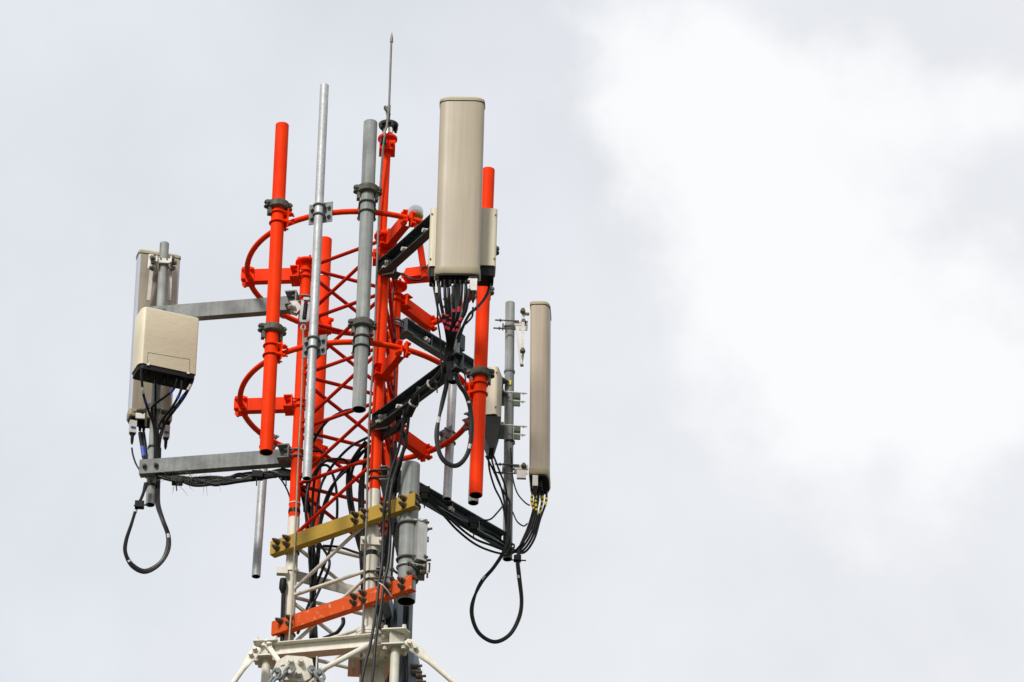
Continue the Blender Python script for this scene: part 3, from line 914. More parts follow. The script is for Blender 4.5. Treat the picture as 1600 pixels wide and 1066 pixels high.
q.beam(W(808, 512, 1.02), W(814.5, 570, 1.02), .014, .018, V((0, -1, 0)))
q.beam(W(818, 549, 1.03), W(815, 571, 1.03), .014, .014, V((0, -1, 0)))
q.box(W(822.5, 487, 1.0), V((.02, 0, 0)), V((0, .02, 0)), ZU*.02)
q.slot(1)
for (px, py) in ((817, 487), (816.5, 549)): q.bolt(W(px, py, .985), V((0, -1, 0)), .009, .012)
q.slot(1).cyl(W(813, 571, 1.0), W(818, 571, 1.0), .010, n=8)
q.build('tilt_bracket', e2)

# radio unit on the right pipe, partly behind the right orange pipe
rc = W(769, 657, .93)
er, ux, uy = cabinet('radio_unit', 'cream radio box between the right orange pipe and the right antenna pipe', rc, V((.045, -.012, 0)), V((-.02, -.08, 0)), W(770, 583, .93).z-rc.z, None, dark=.01)
q = MB('blk2'); c0 = W(768, 660, .92)
pts = [(-.045, 0), (.06, 0), (.052, -.10), (.02, -.24), (-.012, -.245), (-.045, -.16)]
q.prism(pts, c0+V((0, -.08, 0)), XR, ZU, V((0, .15, 0))); q.build('cable_shroud', er)
for py in (622, 674):
    q = MB('green', 'bracket')
    c = W(795, py, 1.03)
    q.slot(0).box(c+V((-.062, 0, -.01)), V((.034, 0, 0)), V((0, .006, 0)), ZU*.050)
    q.box(c+V((.055, 0, -.01)), V((.022, 0, 0)), V((0, .006, 0)), ZU*.050)
    q.box(c+V((.055, .02, .038)), V((.018, 0, 0)), V((0, .02, 0)), ZU*.006)
    q.slot(1).cyl(c+V((-.085, -.035, .03)), c+V((.12, -.035, .02)), .005, n=8)
    q.cyl(c+V((.03, -.035, -.04)), c+V((.11, -.035, -.045)), .005, n=8)
    q.hexa(c+V((.09, -.035, .02)), XR, .010, .01); q.hexa(c+V((.085, -.035, -.045)), XR, .01, .01)
    q.box(c+V((-.07, .01, .055)), V((.035, 0, 0)), V((0, .03, 0)), ZU*.004)
    q.build('clamp_plate', er)

# 3 left antenna: seen from behind, radome faces away
la, lb = W(232.5, 656, .56), W(247, 402, .52)
e3_, ax, f, s_ = panel('beige panel antenna on the left, seen from behind above and below the cream box', la, lb, .28, .125, V((-.22, 1, 0)), backm='backplate', sidem='greyside')
sgn = 1 if s_.x > 0 else -1
tilt_unit(e3_, la-s_*sgn*.108-f*.03-ax*.045, ax, s_*1, -f, blue=True, h=.09)
tilt_unit(e3_, la+s_*sgn*.115-f*.03-ax*.045, ax, s_*1, -f, blue=True, h=.09, w=.04)
for u in (-.055, -.03, .05): conn(e3_, la+s_*sgn*u-ax*.032, ax)
q = MB('bracket', 'cast')
# top bracket with two long tilt arms
tb = W(256, 413, .36)
q.slot(0).box(tb+V((0, -.040, 0)), V((.045, 0, 0)), V((0, .008, 0)), ZU*.017)
for sg, px0, px1, y1 in ((-1, 239, 232, 470), (1, 268, 264, 470)):
    q.slot(0).box(tb+V((sg*.047, .03, .0)), V((.005, 0, 0)), V((0, .10, 0)), ZU*.022)
    q.beam(W(px0, 402, .36), W(px1, y1, .42), .016, .024, V((0, 1, 0)))
    q.beam(W(px0-3*1, 398, .40), W(px0-5, 420, .40), .010, .03, V((0, 1, 0)))
    q.slot(1).cyl(tb+V((sg*.02, -.055, .012)), tb+V((sg*.02, .06, .012)), .0055, n=8)
    q.bolt(tb+V((sg*.055, -.02, -.0)), V((sg, -.2, 0)), .009, .02)
    q.bolt(W(px0, 405, .34), V((sg*.4, -1, 0)), .009, .02); q.bolt(W(px0, 420, .34), V((sg, -.6, 0)), .008, .025)
q.build('tilt_bracket', e3_); q = MB('bracket', 'cast')
bb = W(240, 640, .36)
q.slot(0).box(bb+V((0, -.040, 0)), V((.048, 0, 0)), V((0, .008, 0)), ZU*.018)
for sg in (-1, 1):
    q.slot(0).box(bb+V((sg*.050, .05, -.008)), V((.006, 0, 0)), V((0, .12, 0)), ZU*.022)
    q.box(bb+V((sg*.085, .04, -.03)), V((.03, 0, 0)), V((0, .006, 0)), ZU*.02)
    q.slot(1).bolt(bb+V((sg*.065, -.03, -.035)), V((sg, -.3, 0)), .009, .045)
    q.cyl(bb+V((sg*.13, -.02, -.035)), bb+V((sg*.05, -.02, -.035)), .006, n=8)
q.build('tilt_bracket', e3_)
e, a, b_ = mount_pipe('grey zinc pipe of the left antenna, open foot above the hanging cable loop', 'pipe', (257, 381), (234.5, 789), .36, .36, .0305, 'pipegrey', (), None)
for py in (703, 762):
    c = lerp(a, b_, (py-381)/(789-381))
    MB('black').lathe(c, ZU, [(0, .0305), (0, .036), (.014, .036), (.014, .0305)], n=20, caps=(False, False)).build('tape_band', e)

# left cream cabinet
K = 240
dx = V((89/K, 29/K, 0)); uy = V((dx.y, -dx.x, 0)).normalized()
ctl = W(225, 478, .02); cbl = W(221, 566, .02); hh = ctl.z-cbl.z
cbl = V((ctl.x-.01, ctl.y, cbl.z))
ux = dx.normalized(); wd = dx.length; dp = .17
cc = cbl+ux*wd/2-uy*dp/2
ec = empty('radio_unit', cc, 'square cream radio box with a ribbed front, hung on the left pipe', 'radio unit')
poly = []
h2 = wd/2; d2 = dp/2
def arc(cx, cy, rx, ry, a0, a1, n=6):
    return [(cx+rx*math.cos(math.radians(lerp(a0, a1, k/n))), cy+ry*math.sin(math.radians(lerp(a0, a1, k/n)))) for k in range(n+1)]
poly = arc(h2-.012, d2-.012, .012, .012, 0, 90)+arc(-h2+.035, d2-.045, .035, .045, 90, 180)+arc(-h2+.02, -d2+.02, .02, .02, 180, 270, 4)+arc(h2-.02, -d2+.02, .02, .02, 270, 360, 4)
# body with lightly bulged vertical edges
q = MB('ripple', 'cream')
def sec(z, k=1.0): return [cc+ux*u*k+uy*v*k+ZU*z for u, v in poly]
q.loft([sec(0), sec(hh*.5), sec(hh-.008), sec(hh, .975)])
q.bm.normal_update()
for f_ in q.bm.faces:
    f_.material_index = 0 if abs(f_.normal.dot(uy)) > .97 else 1
q.build('cover', ec)
MB('blk2').prism([(u*.965, v*.93) for u, v in poly], cc-ZU*.035, ux, uy, ZU*.0345).build('connector_bay', ec)
# access panel outline (engraved line as thin strips) and catches
q = MB('gwire')
fr = cc+uy*(d2+.0006)
def fp(u, v): return fr+ux*(u*wd-h2)+ZU*(v*hh)
for (p0, p1) in (((.085+.06, .0), (.085+.06, .20)), ((.145, .20), (.87, .235)), ((.87, .235), (.885, .0))):
    q.beam(fp(*p0), fp(*p1), .0016, .0022, uy)
q.build('access_panel_seam', ec)
q = MB('lens')
for u in (.16, .86): q.box(fp(u, .012)+ZU*-.01, ux*.008, uy*.004, ZU*.006)
q.build('catch', ec)
q = MB('blk2')
for u in (.1, .22, .5, .62, .72, .8, .93):
    q.lathe(cc+ux*(u*wd-h2)+uy*.03-ZU*.035, -ZU, [(0, .013), (.02, .013), (.03, .009), (.05, .009)], n=12)
q.build('socket', ec)
q = MB('galv').box(W(250, 520, .22), V((.05, 0, 0)), V((0, .07, 0)), ZU*.1); q.build('mounting_bracket', ec)

# ------------------------------------------------------------------ cross beams, thick grey pipe
fn = V((-.61, -.79, 0)).normalized()          # outward normal of the left-near face
fd = (LN-LL).normalized()
zG, zR = None, None
def cross_beam(label, pa, pb, m, cat='beam'):
    # lies in the plane just outside the two legs
    off = fn*(rl_+.058)
    z = W(577, (pa[1]*(650-577)+pb[1]*(577-pa[0]))/(650-pa[0]) if False else lerp(pa[1], pb[1], (577-pa[0])/(pb[0]-pa[0])), (LN+off).y).z
    base = at(LL+off, z)
    def hit(px):
        lo, hi = -1.5, 2.5
        for _ in range(40):
            mid = (lo+hi)/2; p = base+fd*mid
            q = p-CAM; sx = 800+F*q.dot(RT)/q.dot(fw)
            if sx < px: lo = mid
            else: hi = mid
        return base+fd*mid
    A, B = hit(pa[0]), hit(pb[0])
    e = empty('cross_beam', A, label, cat, 'painted channel beams')
    MB(m).channel(A, B, .098, .052, fn, .006).build('channel', e)
    return e, A, B, z


def beam_bolts(e, A, B, ts, dz=.026, m='rust'):
    for t, k in ts:
        p = lerp(A, B, t)
        q = MB(m).bolt(p+fn*.001+ZU*dz*k, fn+V((-.25, 0, .1)), .0098, .048)
        q.build('bolt', e)


eg, A, B, zg = cross_beam('mustard yellow channel beam bolted across the mast in front of the thick grey pipe', (422, 873), (648, 776), 'gold')
beam_bolts(eg, A, B, ((.055, .9), (.055, -.9), (.125, .9), (.125, -.9), (.60, .9), (.60, -.9), (.665, .9), (.665, -.9), (.80, .9), (.80, -.9), (.93, .9), (.93, -.9)))
bigc = lerp(A, B, .955)
er2, A2, B2, zr = cross_beam('faded red channel beam with scratches bolted across the mast below the yellow one', (424, 1002), (643, 907), 'redbeam')
beam_bolts(er2, A2, B2, ((.07, .9), (.14, .9), (.14, -.9), (.60, .9), (.60, -.9), (.665, .9), (.665, -.9), (.835, .9), (.835, -.9), (.94, .9), (.94, -.9)))
for (e_, A_, B_) in ((eg, A, B), (er2, A2, B2)):
    for v in (LL, LN):
        for zz in (.026, -.026):
            MB('rust').ubolt(at(v, A_.z+zz), ZU, fn, rl_+.006, .006, rl_+.05).build('u_bolt', e_)
# thick pipe stands behind the beams' right ends
rb_ = .0585
bY = bigc.y+.105
gt, gb2 = W(642, 727, bY), W(634.5, 940, bY)
eb = empty('thick_pipe', gb2, 'short thick grey pipe behind the right ends of the yellow and red beams', 'pipe')
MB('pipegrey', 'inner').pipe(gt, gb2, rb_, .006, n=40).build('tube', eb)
for py in (783, 793, 893, 907):
    c = lerp(gt, gb2, (py-727)/(940-727)); MB('cast').ubolt(c, ZU, fn, rb_+.008, .008, rb_+.03).build('u_bolt', eb)
for py in (822, 876):
    c = lerp(gt, gb2, (py-727)/(940-727)); MB('cast').ubolt(c, ZU, V((1, .15, 0)), rb_+.008, .008, rb_+.06).build('u_bolt', eb)
q = MB('bright'); c = lerp(gt, gb2, (888-727)/213); q.ubolt(c, ZU, V((1, .3, 0)), rb_+.007, .006, rb_+.05); q.build('u_bolt', eb)
# aluminium junction box on the thick pipe
c = W(652, 852, bY-.01)
ej = empty('junction_box', c-ZU*.12, 'flat aluminium box strapped to the right of the thick grey pipe', 'box')
MB('alu').box(c, V((.030, .014, 0)), V((-.03, .055, 0)), ZU*.135).build('case', ej)
q = MB('alu')
q.box(c+V((.042, .01, -.155)), V((.045, 0, 0)), V((0, .035, 0)), ZU*.006); q.box(c+V((.07, .0, -.175)), V((.006, 0, 0)), V((0, .035, 0)), ZU*.04)
q.box(c+V((.0, -.02, .155)), V((.03, 0, 0)), V((0, .035, 0)), ZU*.006)
q.box(c+V((.05, .01, .05)), V((.022, 0, 0)), V((0, .012, 0)), ZU*.014)
q.build('strap_plate', ej)
for (px, py) in ((656, 815), (664, 828), (655, 864), (662, 877), (661, 883), (660, 895)):
    MB('rust').bolt(W(px-2, py, bY-.03), V((1, -.2, .12)), .009, .055).build('bolt', ej)
q = MB('bluegrey').box(W(655, 893, bY+.05), V((.035, .0, 0)), V((0, .03, 0)), ZU*.05); q.build('base_angle', ej)

# blue grey channels on the right-hand mast face, and the dark steel post
fd2 = (LF-LN).normalized(); n2 = V((fd2.y, -fd2.x, 0)).normalized()     # outward normal of near-far face
for (px, py, lab, ln) in ((586, 744, 'upper', .98), (578, 902, 'lower', .98)):
    off = n2*(rl_+.055); z = W(px+14, py, (LN+off).y).z
    a_ = at(LN+off, z)-fd2*.05; b2 = a_+fd2*ln
    e = empty('side_channel', a_, '%s blue grey channel running back from the near mast leg behind the thick pipe' % lab, 'beam', 'blue grey channels')
    MB('bluegrey').channel(a_, b2, .10, .055, n2, .006).build('channel', e)
    for vv in (LN, LF):
        for zz in (.026, -.026):
            MB('rust').ubolt(at(vv, z+zz), ZU, n2, rl_+.006, .007, rl_+.07).build('u_bolt', e)
eb2 = empty('steel_post', W(630, 1100, .05), 'blue grey steel post rising behind the white frame below the thick pipe', 'post')
pt_, pb_ = W(634, 930, .12), W(628, 1110, .12)
MB('bluegrey').channel(pb_, pt_, .11, .06, V((.45, -.9, 0)), .007).build('channel', eb2)
q = MB('bluegrey'); q.beam(W(636, 1010, .1), W(655, 1100, .1), .10, .05, V((1, .3, 0))); q.build('gusset', eb2)
for (px, py) in ((645, 1041), (645, 1051), (651, 1057), (651, 1066)):
    MB('rust').bolt(W(px, py, .07), V((1, -.1, .05)), .010, .06).build('bolt', eb2)

# ------------------------------------------------------------------ white guy frame at the bottom
yf = -.50
ef = empty('guy_wire_collar', W(500, 1030, yf), 'white bolted steel frame round the mast at the bottom edge of the picture', 'frame')
zf = W(573, 1012, yf).z
cL = G(417, 1019, zf); cR = G(618, 1001, zf)
backc = V((.05, .62, zf))
hbeam = .085
def ibeam(q, a, b, h, wdt):
    d = (V(b)-V(a)).normalized(); s1 = d.cross(ZU)
    q.beam(a, b, .007, h-.0125, s1)
    for sg in (1, -1): q.beam(V(a)+ZU*sg*h/2, V(b)+ZU*sg*h/2, wdt, .006, s1)
for (a, b) in ((cL, cR), (cL, backc), (cR, backc)):
    dd = (b-a).normalized()
    ibe = MB('white'); ibeam(ibe, a+dd*.05, b-dd*.05, hbeam, .08); ibe.build('beam', ef)
for c in (cL, cR, backc):
    out = V((c.x, c.y-.05, 0)).normalized()
    q = MB('white')
    for sg in (1, -1):
        ht = hbeam/2+.010
        poly = [(-.09, -.05), (.05, -.075), (.09, -.02), (.085, .05), (.02, .085), (-.07, .07)]
        q.prism(poly, c+ZU*(sg*ht-.004), XR, V((0, 1, 0)), ZU*.008)
        for (u, v) in ((-.065, -.03), (.05, -.05), (.06, .03), (-.04, .045)):
            q.bolt(c+V((u, v, sg*(ht+.004))), ZU*sg, .0085, .03)
    q.box(c+out*.02, out*.004, ZU.cross(out)*.05, ZU*(hbeam/2))
    q.build('corner_plate', ef)
    MB('white').cyl(c-ZU*(hbeam/2+.015), c-ZU*1.2, .028, n=24).build('post', ef)
q = MB('white')
pn = at(LN, zf)
q.box(pn+ZU*(hbeam/2+.012), V((.11, 0, 0)), V((0, .09, 0)), ZU*.005); q.box(pn-ZU*(hbeam/2+.012), V((.12, 0, 0)), V((0, .12, 0)), ZU*.005)
for sx in (-1, 1):
    for sy in (-.8, .3):
        q.bolt(pn+V((sx*.08, sy*.08, hbeam/2+.017)), ZU, .008, .03); q.bolt(pn+V((sx*.09, sy*.1, -hbeam/2-.017)), -ZU, .008, .03)
q.beam(pn+V((.02, -.03, -.05)), pn+V((.12, .0, -.55)), .010, .14, V((0, 1, 0)))
q.build('leg_plate', ef)


def flat_strut(a, b, rr, flat_len, sidev, name='strut'):
    """round tube whose near end is flattened into a bolted lug"""
    a, b = V(a), V(b); d = (b-a).normalized(); s1 = V(sidev); s1 = (s1-d*s1.dot(d)).normalized(); s2 = d.cross(s1)
    prof = [(0, .020, .0045), (.02, .034, .0045), (flat_len*.55, .034, .006), (flat_len, rr*1.1, rr*.95), ((b-a).length, rr, rr)]
    q = MB('white')
    R = [[a+d*t+s1*(w_*math.cos(2*math.pi*k/16))+s2*(h_*math.sin(2*math.pi*k/16)) for k in range(16)] for t, w_, h_ in prof]
    q.loft(R)
    q.bolt(a+d*.035+s2*.004, s2, .009, .022); q.bolt(a+d*.035-s2*.004, -s2, .009, .022)
    q.bolt(a+d*.085+s2*.005, s2, .009, .022); q.bolt(a+d*.085-s2*.005, -s2, .009, .022)
    return q.build(name, ef)


flat_strut(W(403, 1012, yf-.02), W(352, 1085, yf-.10), .0165, .20, V((1, .0, .7)))
flat_strut(W(634, 1001, yf+.03), W(722, 1078, yf+.0), .0165, .22, V((1, .0, .8)))
ygp = -.80
flat_strut(W(611, 990, yf-.06), W(493, 1052, ygp), .0165, .13, V((0, .2, 1)))
flat_strut(W(415, 1004, yf-.05), W(442, 1042, ygp), .0165, .05, V((1, 0, .3)))
eh = empty('guy_plate', W(461, 1060, ygp), 'white eight sided plate with shackles in front of the frame, where the guy chains meet', 'plate')
hp = W(461, 1045, ygp); px_ = 1/244
poly = [(-30, -12), (-20, -17.5), (14, -19), (25, -12), (28, 4), (25, 17), (14, 20), (-14, 20), (-28, 10), (-32, -2)]
q = MB('white')
X_ = V((1, .05, 0)).normalized(); Y_ = V((0, 0, 1))
q.prism([(u*px_, v*px_*1.1) for u, v in poly], hp, X_, Y_, X_.cross(Y_)*-.008)
q.prism([(u*px_, v*px_*1.1) for u, v in poly], hp+V((.0, .05, .02)), X_, Y_, X_.cross(Y_)*-.008)
nn = X_.cross(Y_)
if nn.y > 0: nn = -nn
for (u, v) in ((-7, 9), (8, 10), (-9, -9), (6, -9)):
    q.bolt(hp+X_*u*px_+Y_*v*px_*1.1+nn*.009, nn, .010, .028)
q.prism([(-.02, -.09), (.012, -.09), (.02, .07), (-.012, .085)], hp+X_*.125+nn*.03, nn, Y_, X_*.008)
q.build('plate', eh)
def link(p, dirv, side, L_=.07, w_=.03, r=.009):
    p = V(p); d = V(dirv).normalized(); s1 = V(side); s1 = (s1-d*s1.dot(d)).normalized()
    pts = []
    for k in range(24):
        a = 2*math.pi*k/24; c_, s__ = math.cos(a), math.sin(a)
        pts.append(p+d*(L_/2*c_+(.5*L_*.35 if c_ > 0 else -.5*L_*.35))+s1*w_*s__)
    return pts
for i, (u, v, dv) in enumerate(((-26, -10, V((-.45, -.2, -1))), (-5, -4, V((-.6, -.5, -1))), (24, -2, V((.35, -.6, -1))), (36, -8, V((.3, -.3, -1))))):
    base = hp+X_*u*px_+Y_*v*px_+nn*.035
    q = MB('galv')
    q.hexa(base-nn*.02, nn, .019, .03)
    side = V((1, .2, 0))
    for k in range(6):
        c_ = base+dv.normalized()*(.030+.075*k); q.tube(link(c_, dv, side if k % 2 == 0 else V((0, 1, .1)), .060, .022, .009), .0095, 8, closed=True)
    q.build('chain', eh)

# white flat diagonal strap and bracket inside the lower bay
eo = empty('cable_joint', W(442, 930, -.05), 'black cable coupling hanging from a small white clamp on the lower left mast leg', 'coupling')
MB('white').box(W(441, 893, 0), V((.035, .0, 0)), V((0, .02, 0)), ZU*.022).build('clamp', eo)
MB('blk2').lathe(W(442.5, 905, 0), -ZU, [(0, .02), (.03, .024), (.07, .024), (.09, .015), (.1, .012)], n=16).build('coupling', eo)
for k in (-1.2, 1.6): MB('black').tube([W(443+k, 920, 0), W(441.5+k, 960, 0), W(440.5+k, 1000, 0), W(440+k, 1090, 0)], .008, 8).build('tail', eo)
q = MB('white').beam(at(LL, W(463, 900, .1).z)+V((.03, .05, 0)), at(LF, W(620, 930, .2).z)+V((-.03, -.05, -.0)), .010, .075, V((.3, -1, 0)))
q.build('flat_strap', mast)

# ------------------------------------------------------------------ fall arrest line with tensioner on the left leg
et = empty('cable_tensioner', W(478, 530, -.1), 'silver tensioner with a black spring at the top of the left mast leg', 'tensioner')
yt = -.04
q = MB('bright')
for dx_ in (-.022, .022):
    q.beam(W(478.5, 470, yt)+V((dx_, 0, 0)), W(475, 502, yt)+V((dx_, 0, 0)), .005, .02, V((0, 1, 0)))
q.box(W(474.5, 503, yt), V((.025, 0, 0)), V((0, .012, 0)), ZU*.008); q.box(W(479, 468, yt), V((.02, 0, 0)), V((0, .012, 0)), ZU*.01)
q.tube(link(W(474, 512, yt), ZU, XR, .03, .013), .006, 8, closed=True)
q.build('frame', et)
MB('blk2').cyl(W(478, 475, yt), W(475.3, 499, yt), .014, n=14).build('spring', et)
q = MB('alu'); q.prism([(-.05, .045), (.0, .05), (.03, .0), (.0, -.045), (-.045, -.03), (-.02, 0)], W(464, 480, yt), XR, ZU, V((0, .04, 0)))
q.bolt(W(459, 481, yt), V((-1, -.5, 0)), .01, .04); q.build('wedge_bracket', et)
cable([(474, 514, -.06), (473.5, 535, -.06), (471, 620, -.06), (466, 720, -.06), (461, 840, -.1), (457, 930, -.1), (452, 1000, -.2), (450, 1090, -.2)], .0055,
      'thin tan wire rope running down the left mast leg from the silver tensioner', name='wire_rope', m='wire', cat='wire rope', bands=())

# ------------------------------------------------------------------ cables
# left box cables down to the pipe
gL = 'black cables between the left cream box and its pipe'
lb_ = 'black jumper cable fanning from the left cream box down to the left pipe'
yb = -.0
for (pts, bands) in (
        ([(221, 575, .02), (222, 600, .05), (225, 620, .1), (232, 642, .24), (240, 664, .30), (242, 690, .31), (242, 716, .32)], ((.22, .30, 'tie'), (.36, .42, 'blue'))),
        ([(277, 592, .12), (272, 607, .14), (258, 620, .18), (244, 630, .22), (237, 640, .28), (241, 665, .31), (243, 716, .32)], ((.2, .26, 'blue'),)),
        ([(284, 595, .14), (282, 612, .15), (270, 635, .2), (255, 655, .28), (247, 672, .31), (246, 716, .32)], ((.25, .3, 'blue'),)),
        ([(300, 592, .16), (296, 605, .17), (282, 625, .2), (268, 645, .22), (256, 665, .30), (249, 685, .32), (248, 716, .33)], ((.14, .22, 'tie'), (.28, .34, 'blue'))),
        ([(302, 590, .16), (299, 600, .17), (287, 622, .2), (272, 642, .22), (258, 662, .30), (250, 690, .32), (249, 716, .33)], ((.42, .47, 'blue'),)),
        ([(243, 584, .08), (243, 610, .2), (243, 645, .30), (244, 690, .31), (243, 716, .32)], ())):
    cable(pts, .0085, lb_, gL, bands=bands)
cable([(206, 700, .55), (208, 712, .54), (214, 728, .5), (226, 744, .4), (236, 752, .3)], .006, 'thin black control cable from the left tilt motor curving to the left pipe')
cable([(219, 676, .5), (221, 690, .5), (224, 705, .48), (226, 722, .45)], .014, 'thick black feeder under the left antenna marked with blue tape', bands=((.55, .85, 'blue'),))
cable([(224, 676, .5), (226, 690, .5), (228, 705, .48), (229, 722, .45)], .012, 'thick black feeder beside the one with the blue tape under the left antenna')
# left loop
gl = 'strands of the cable loop hanging below the left pipe'
for k in range(3):
    o = (k-1)*2.2
    cable([(248+o, 700, .34), (247+o, 740, .38), (246+o, 770, .34), (247+o, 790, .28), (254+o*.8, 812, .22), (263+o*.8, 838, .22), (261+o, 862, .22), (248, 882+o, .22), (226, 893+o, .22),
           (206-o*.3, 883+o, .22), (196-o*.5, 864, .22), (197-o*.5, 845, .22), (205-o*.3, 820, .22), (213, 795, .24), (222, 776, .26), (229+o, 755, .28)], .0085 if k != 1 else .0105,
          'black cable strand of the loop hanging below the left pipe', gl, bands=((.33, .342, 'tie'), (.85, .862, 'tie'), (.62, .63, 'tie')) if k == 1 else ())
q = MB('blk2').box(W(218, 789, .23), V((.03, .0, 0)), V((0, .02, 0)), ZU*.022); q.cyl(W(209, 790, .22), W(232, 789, .22), .005, n=8)
tag(q.build('cable_clamp'), 'black clamp gripping the neck of the left cable loop', 'clamp')
# bundle under lower left arm
ga2 = 'black cables bundled under the lower left arm'
random.seed(3)
for k in range(12):
    j = lambda s: random.uniform(-s, s)
    s0 = 736+j(3)
    cable([(240+j(4), s0, .30), (254+j(4), 743+j(3), .28), (278, 749+j(5), .27), (305, 753+j(6), .26), (340, 752+j(6), .22), (372, 747+j(6), .19), (402, 744+j(5), .16), (428, 741+j(5), .12), (447, 740+j(6), .10),
           (462+j(3), 745+j(5), .10), (474+j(4), 768+j(6), .12), (482+j(6), 800, .15)], random.choice((.008, .010, .0125)), 'black cable of the bundle slung under the lower left arm', ga2)
q = MB('blk2')
for (px, py, yy) in ((402, 743, .14), (448, 743, .10), (277, 751, .27)):
    q.box(W(px, py, yy), V((.035, 0, 0)), V((0, .03, 0)), ZU*.022); q.cyl(W(px-1, py+4, yy-.02), W(px-1, py+16, yy-.02), .004, n=8)
    tag(q.build('cable_clamp'), {402: 'black cable block under the lower left arm just above the hanging zinc pipe', 448: 'black cable block under the lower left arm next to the mast leg', 277: 'black cable block under the lower left arm amid dry twigs'}[px], 'clamp'); q = MB('blk2')
cable([(420, 736, .08), (436, 746, .08), (448, 764, .08), (455, 785, .1), (458, 800, .12)], .0055, 'thin black cable drooping from the lower left arm to the left mast leg')
# twigs of a bird nest caught in the bundle
q = MB('gwire')
random.seed(11)
for k in range(42):
    p = W(random.gauss(292, 22), random.gauss(745, 5), .18+random.uniform(-.03, .05)); d_ = V((random.gauss(0, 1), random.gauss(0, .6), random.gauss(-.35, .6))).normalized()
    L_ = random.uniform(.04, .13); q.tube([p, p+d_*L_*.5+V((0, 0, .005)), p+d_*L_], [.0014, .0012, .0006], 4)
tag(q.build('nest_twigs'), 'wisps of dry twigs and straw caught in the cables under the lower left arm', 'twigs')

# front antenna cables
gF = 'black jumpers hanging from the big front antenna'
tgt = [(700, 541), (702, 541), (703, 541), (704, 541), (705, 541), (707, 541), (699, 541)]
starts = [(686, 446), (695, 447), (701, 450), (708, 447), (721, 446), (728, 448), (733, 452)]
mids = [(692, 490), (698, 490), (703, 490), (709, 490), (716, 490), (724, 490), (726, 490)]
for i, (s0, m0, t0) in enumerate(zip(starts, mids, tgt)):
    yy = -1.36+.015*(i % 3)
    cable([(s0[0], s0[1], yy), (s0[0]*.75+m0[0]*.25, 466, yy), (m0[0], m0[1], yy+.03), ((m0[0]+t0[0]*2)/3, 518, -1.27), (t0[0], 541, -1.20), (t0[0]-3, 560, -1.16)], .0105, 'black jumper with red marker bands hanging from the big front antenna', gF,
          n=12, bands=[(t_, t_+.03, 'tape') for t_ in ((.40, .47, .54), (.42, .50, .56), (.45, .51), (.36,), (.32, .36), (.48, .53, .58), (.46, .51, .57))[i]])
cable([(766, 438, -1.12), (763, 455, -1.14), (755, 470, -1.16), (745, 481, -1.2), (733, 492, -1.22), (723, 512, -1.22), (716, 535, -1.2)], .0095, 'black cable curving from the right radio box in to the front cable bundle', bands=((.5, .53, 'tape'),))
cable([(739, 480, -1.35), (738, 494, -1.33), (731, 503, -1.3), (722, 512, -1.26), (714, 530, -1.22)], .006, 'thin black control cable curving from the white tilt motor of the front antenna')
cable([(684, 478, -1.33), (684, 500, -1.3), (688, 530, -1.25), (689, 560, -1.22), (690, 590, -1.2), (680, 602, -1.1)], .0055, 'thin black control cable dropping straight from the left tilt motor of the front antenna')
cable([(675, 436, -1.14), (680, 460, -1.2), (686, 490, -1.26), (698, 515, -1.24), (707, 540, -1.2)], .0075, 'black cable from the left radio box into the front cable bundle')
for k in range(4):
    cable([(698+k*2.5, 543, -1.19), (697+k*2.5, 560, -1.17), (700+k*2, 580, -1.16), (702+k, 595, -1.15)], .009, 'black cable of the bundle strapped to the front antenna pipe', 'black cables strapped to the front antenna pipe')
q = MB('tie').lathe(W(704, 543, -1.18), ZU, [(0, .030), (.008, .030), (.008, .033), (0, .033)], n=20, caps=(False, False)); tag(q.build('cable_tie'), 'pale tie gathering the jumpers below the front antenna', 'cable tie')
MB('blkch').channel(W(723, 535, -1.05)-ZU*.05, W(723, 535, -1.05)+ZU*.06, .06, .05, V((.8, -.5, 0)), .006).build('pipe_bracket', bpy.data.objects['outrigger_arm.003'])
# along the lower middle arm into the mast
gM = 'black cables slung under the lower middle arm'
random.seed(5)
for k in range(8):
    j = lambda s: random.uniform(-s, s)
    cable([(702+j(3), 552, -1.15), (695+j(3), 577+j(3), -1.08), (684+j(3), 592+j(4), -1.0), (669, 604+j(5), -.92), (652, 618+j(5), -.82), (643+j(3), 636+j(4), -.74), (636+j(3), 652+j(4), -.66),
           (624+j(5), 666+j(4), -.58), (604+j(4), 680+j(5), -.42), (588+j(5), 690+j(6), -.25)][:(10 if k < 6 else 8)]+([(566+j(5), 704+j(5), -.12), (546+j(6), 722+j(6), -.05), (522+j(6), 757+j(6), 0), (505+j(6), 810, .03), (497+j(5), 870, .03), (490+j(4), 940, .03), (492+j(3), 1000, .0), (492+j(3), 1090, 0)] if k < 2 else
          [(574+j(3), 706+j(5), -.1), (567+j(7), 760, 0.0), (564+j(7), 840, 0.0), (570+j(5), 920, 0.0), (577+j(4), 1000, 0.0), (577+j(4), 1090, 0)] if k < 6 else
          [(633+j(3), 690, -.45), (624+j(3), 730, -.30), (614+j(4), 780, -.15), (604+j(4), 850, -.05), (600+j(4), 900, -.0), (597+j(3), 960, 0), (590+j(5), 1020, 0), (584+j(6), 1090, 0)]),
          random.choice((.0085, .010, .012)), 'black cable slung under the lower middle arm towards the mast', gM, n=6)
P_ = cable([(703, 556, -1.17), (696, 575, -1.12), (684, 592, -1.02), (669, 605, -.94), (653, 619, -.84), (644, 635, -.76), (638, 648, -.7)], .030, 'fat taped black cable bundle sagging under the lower middle arm', name='taped_bundle', bands=((.45, .47, 'tie'), (.78, .80, 'tie')))
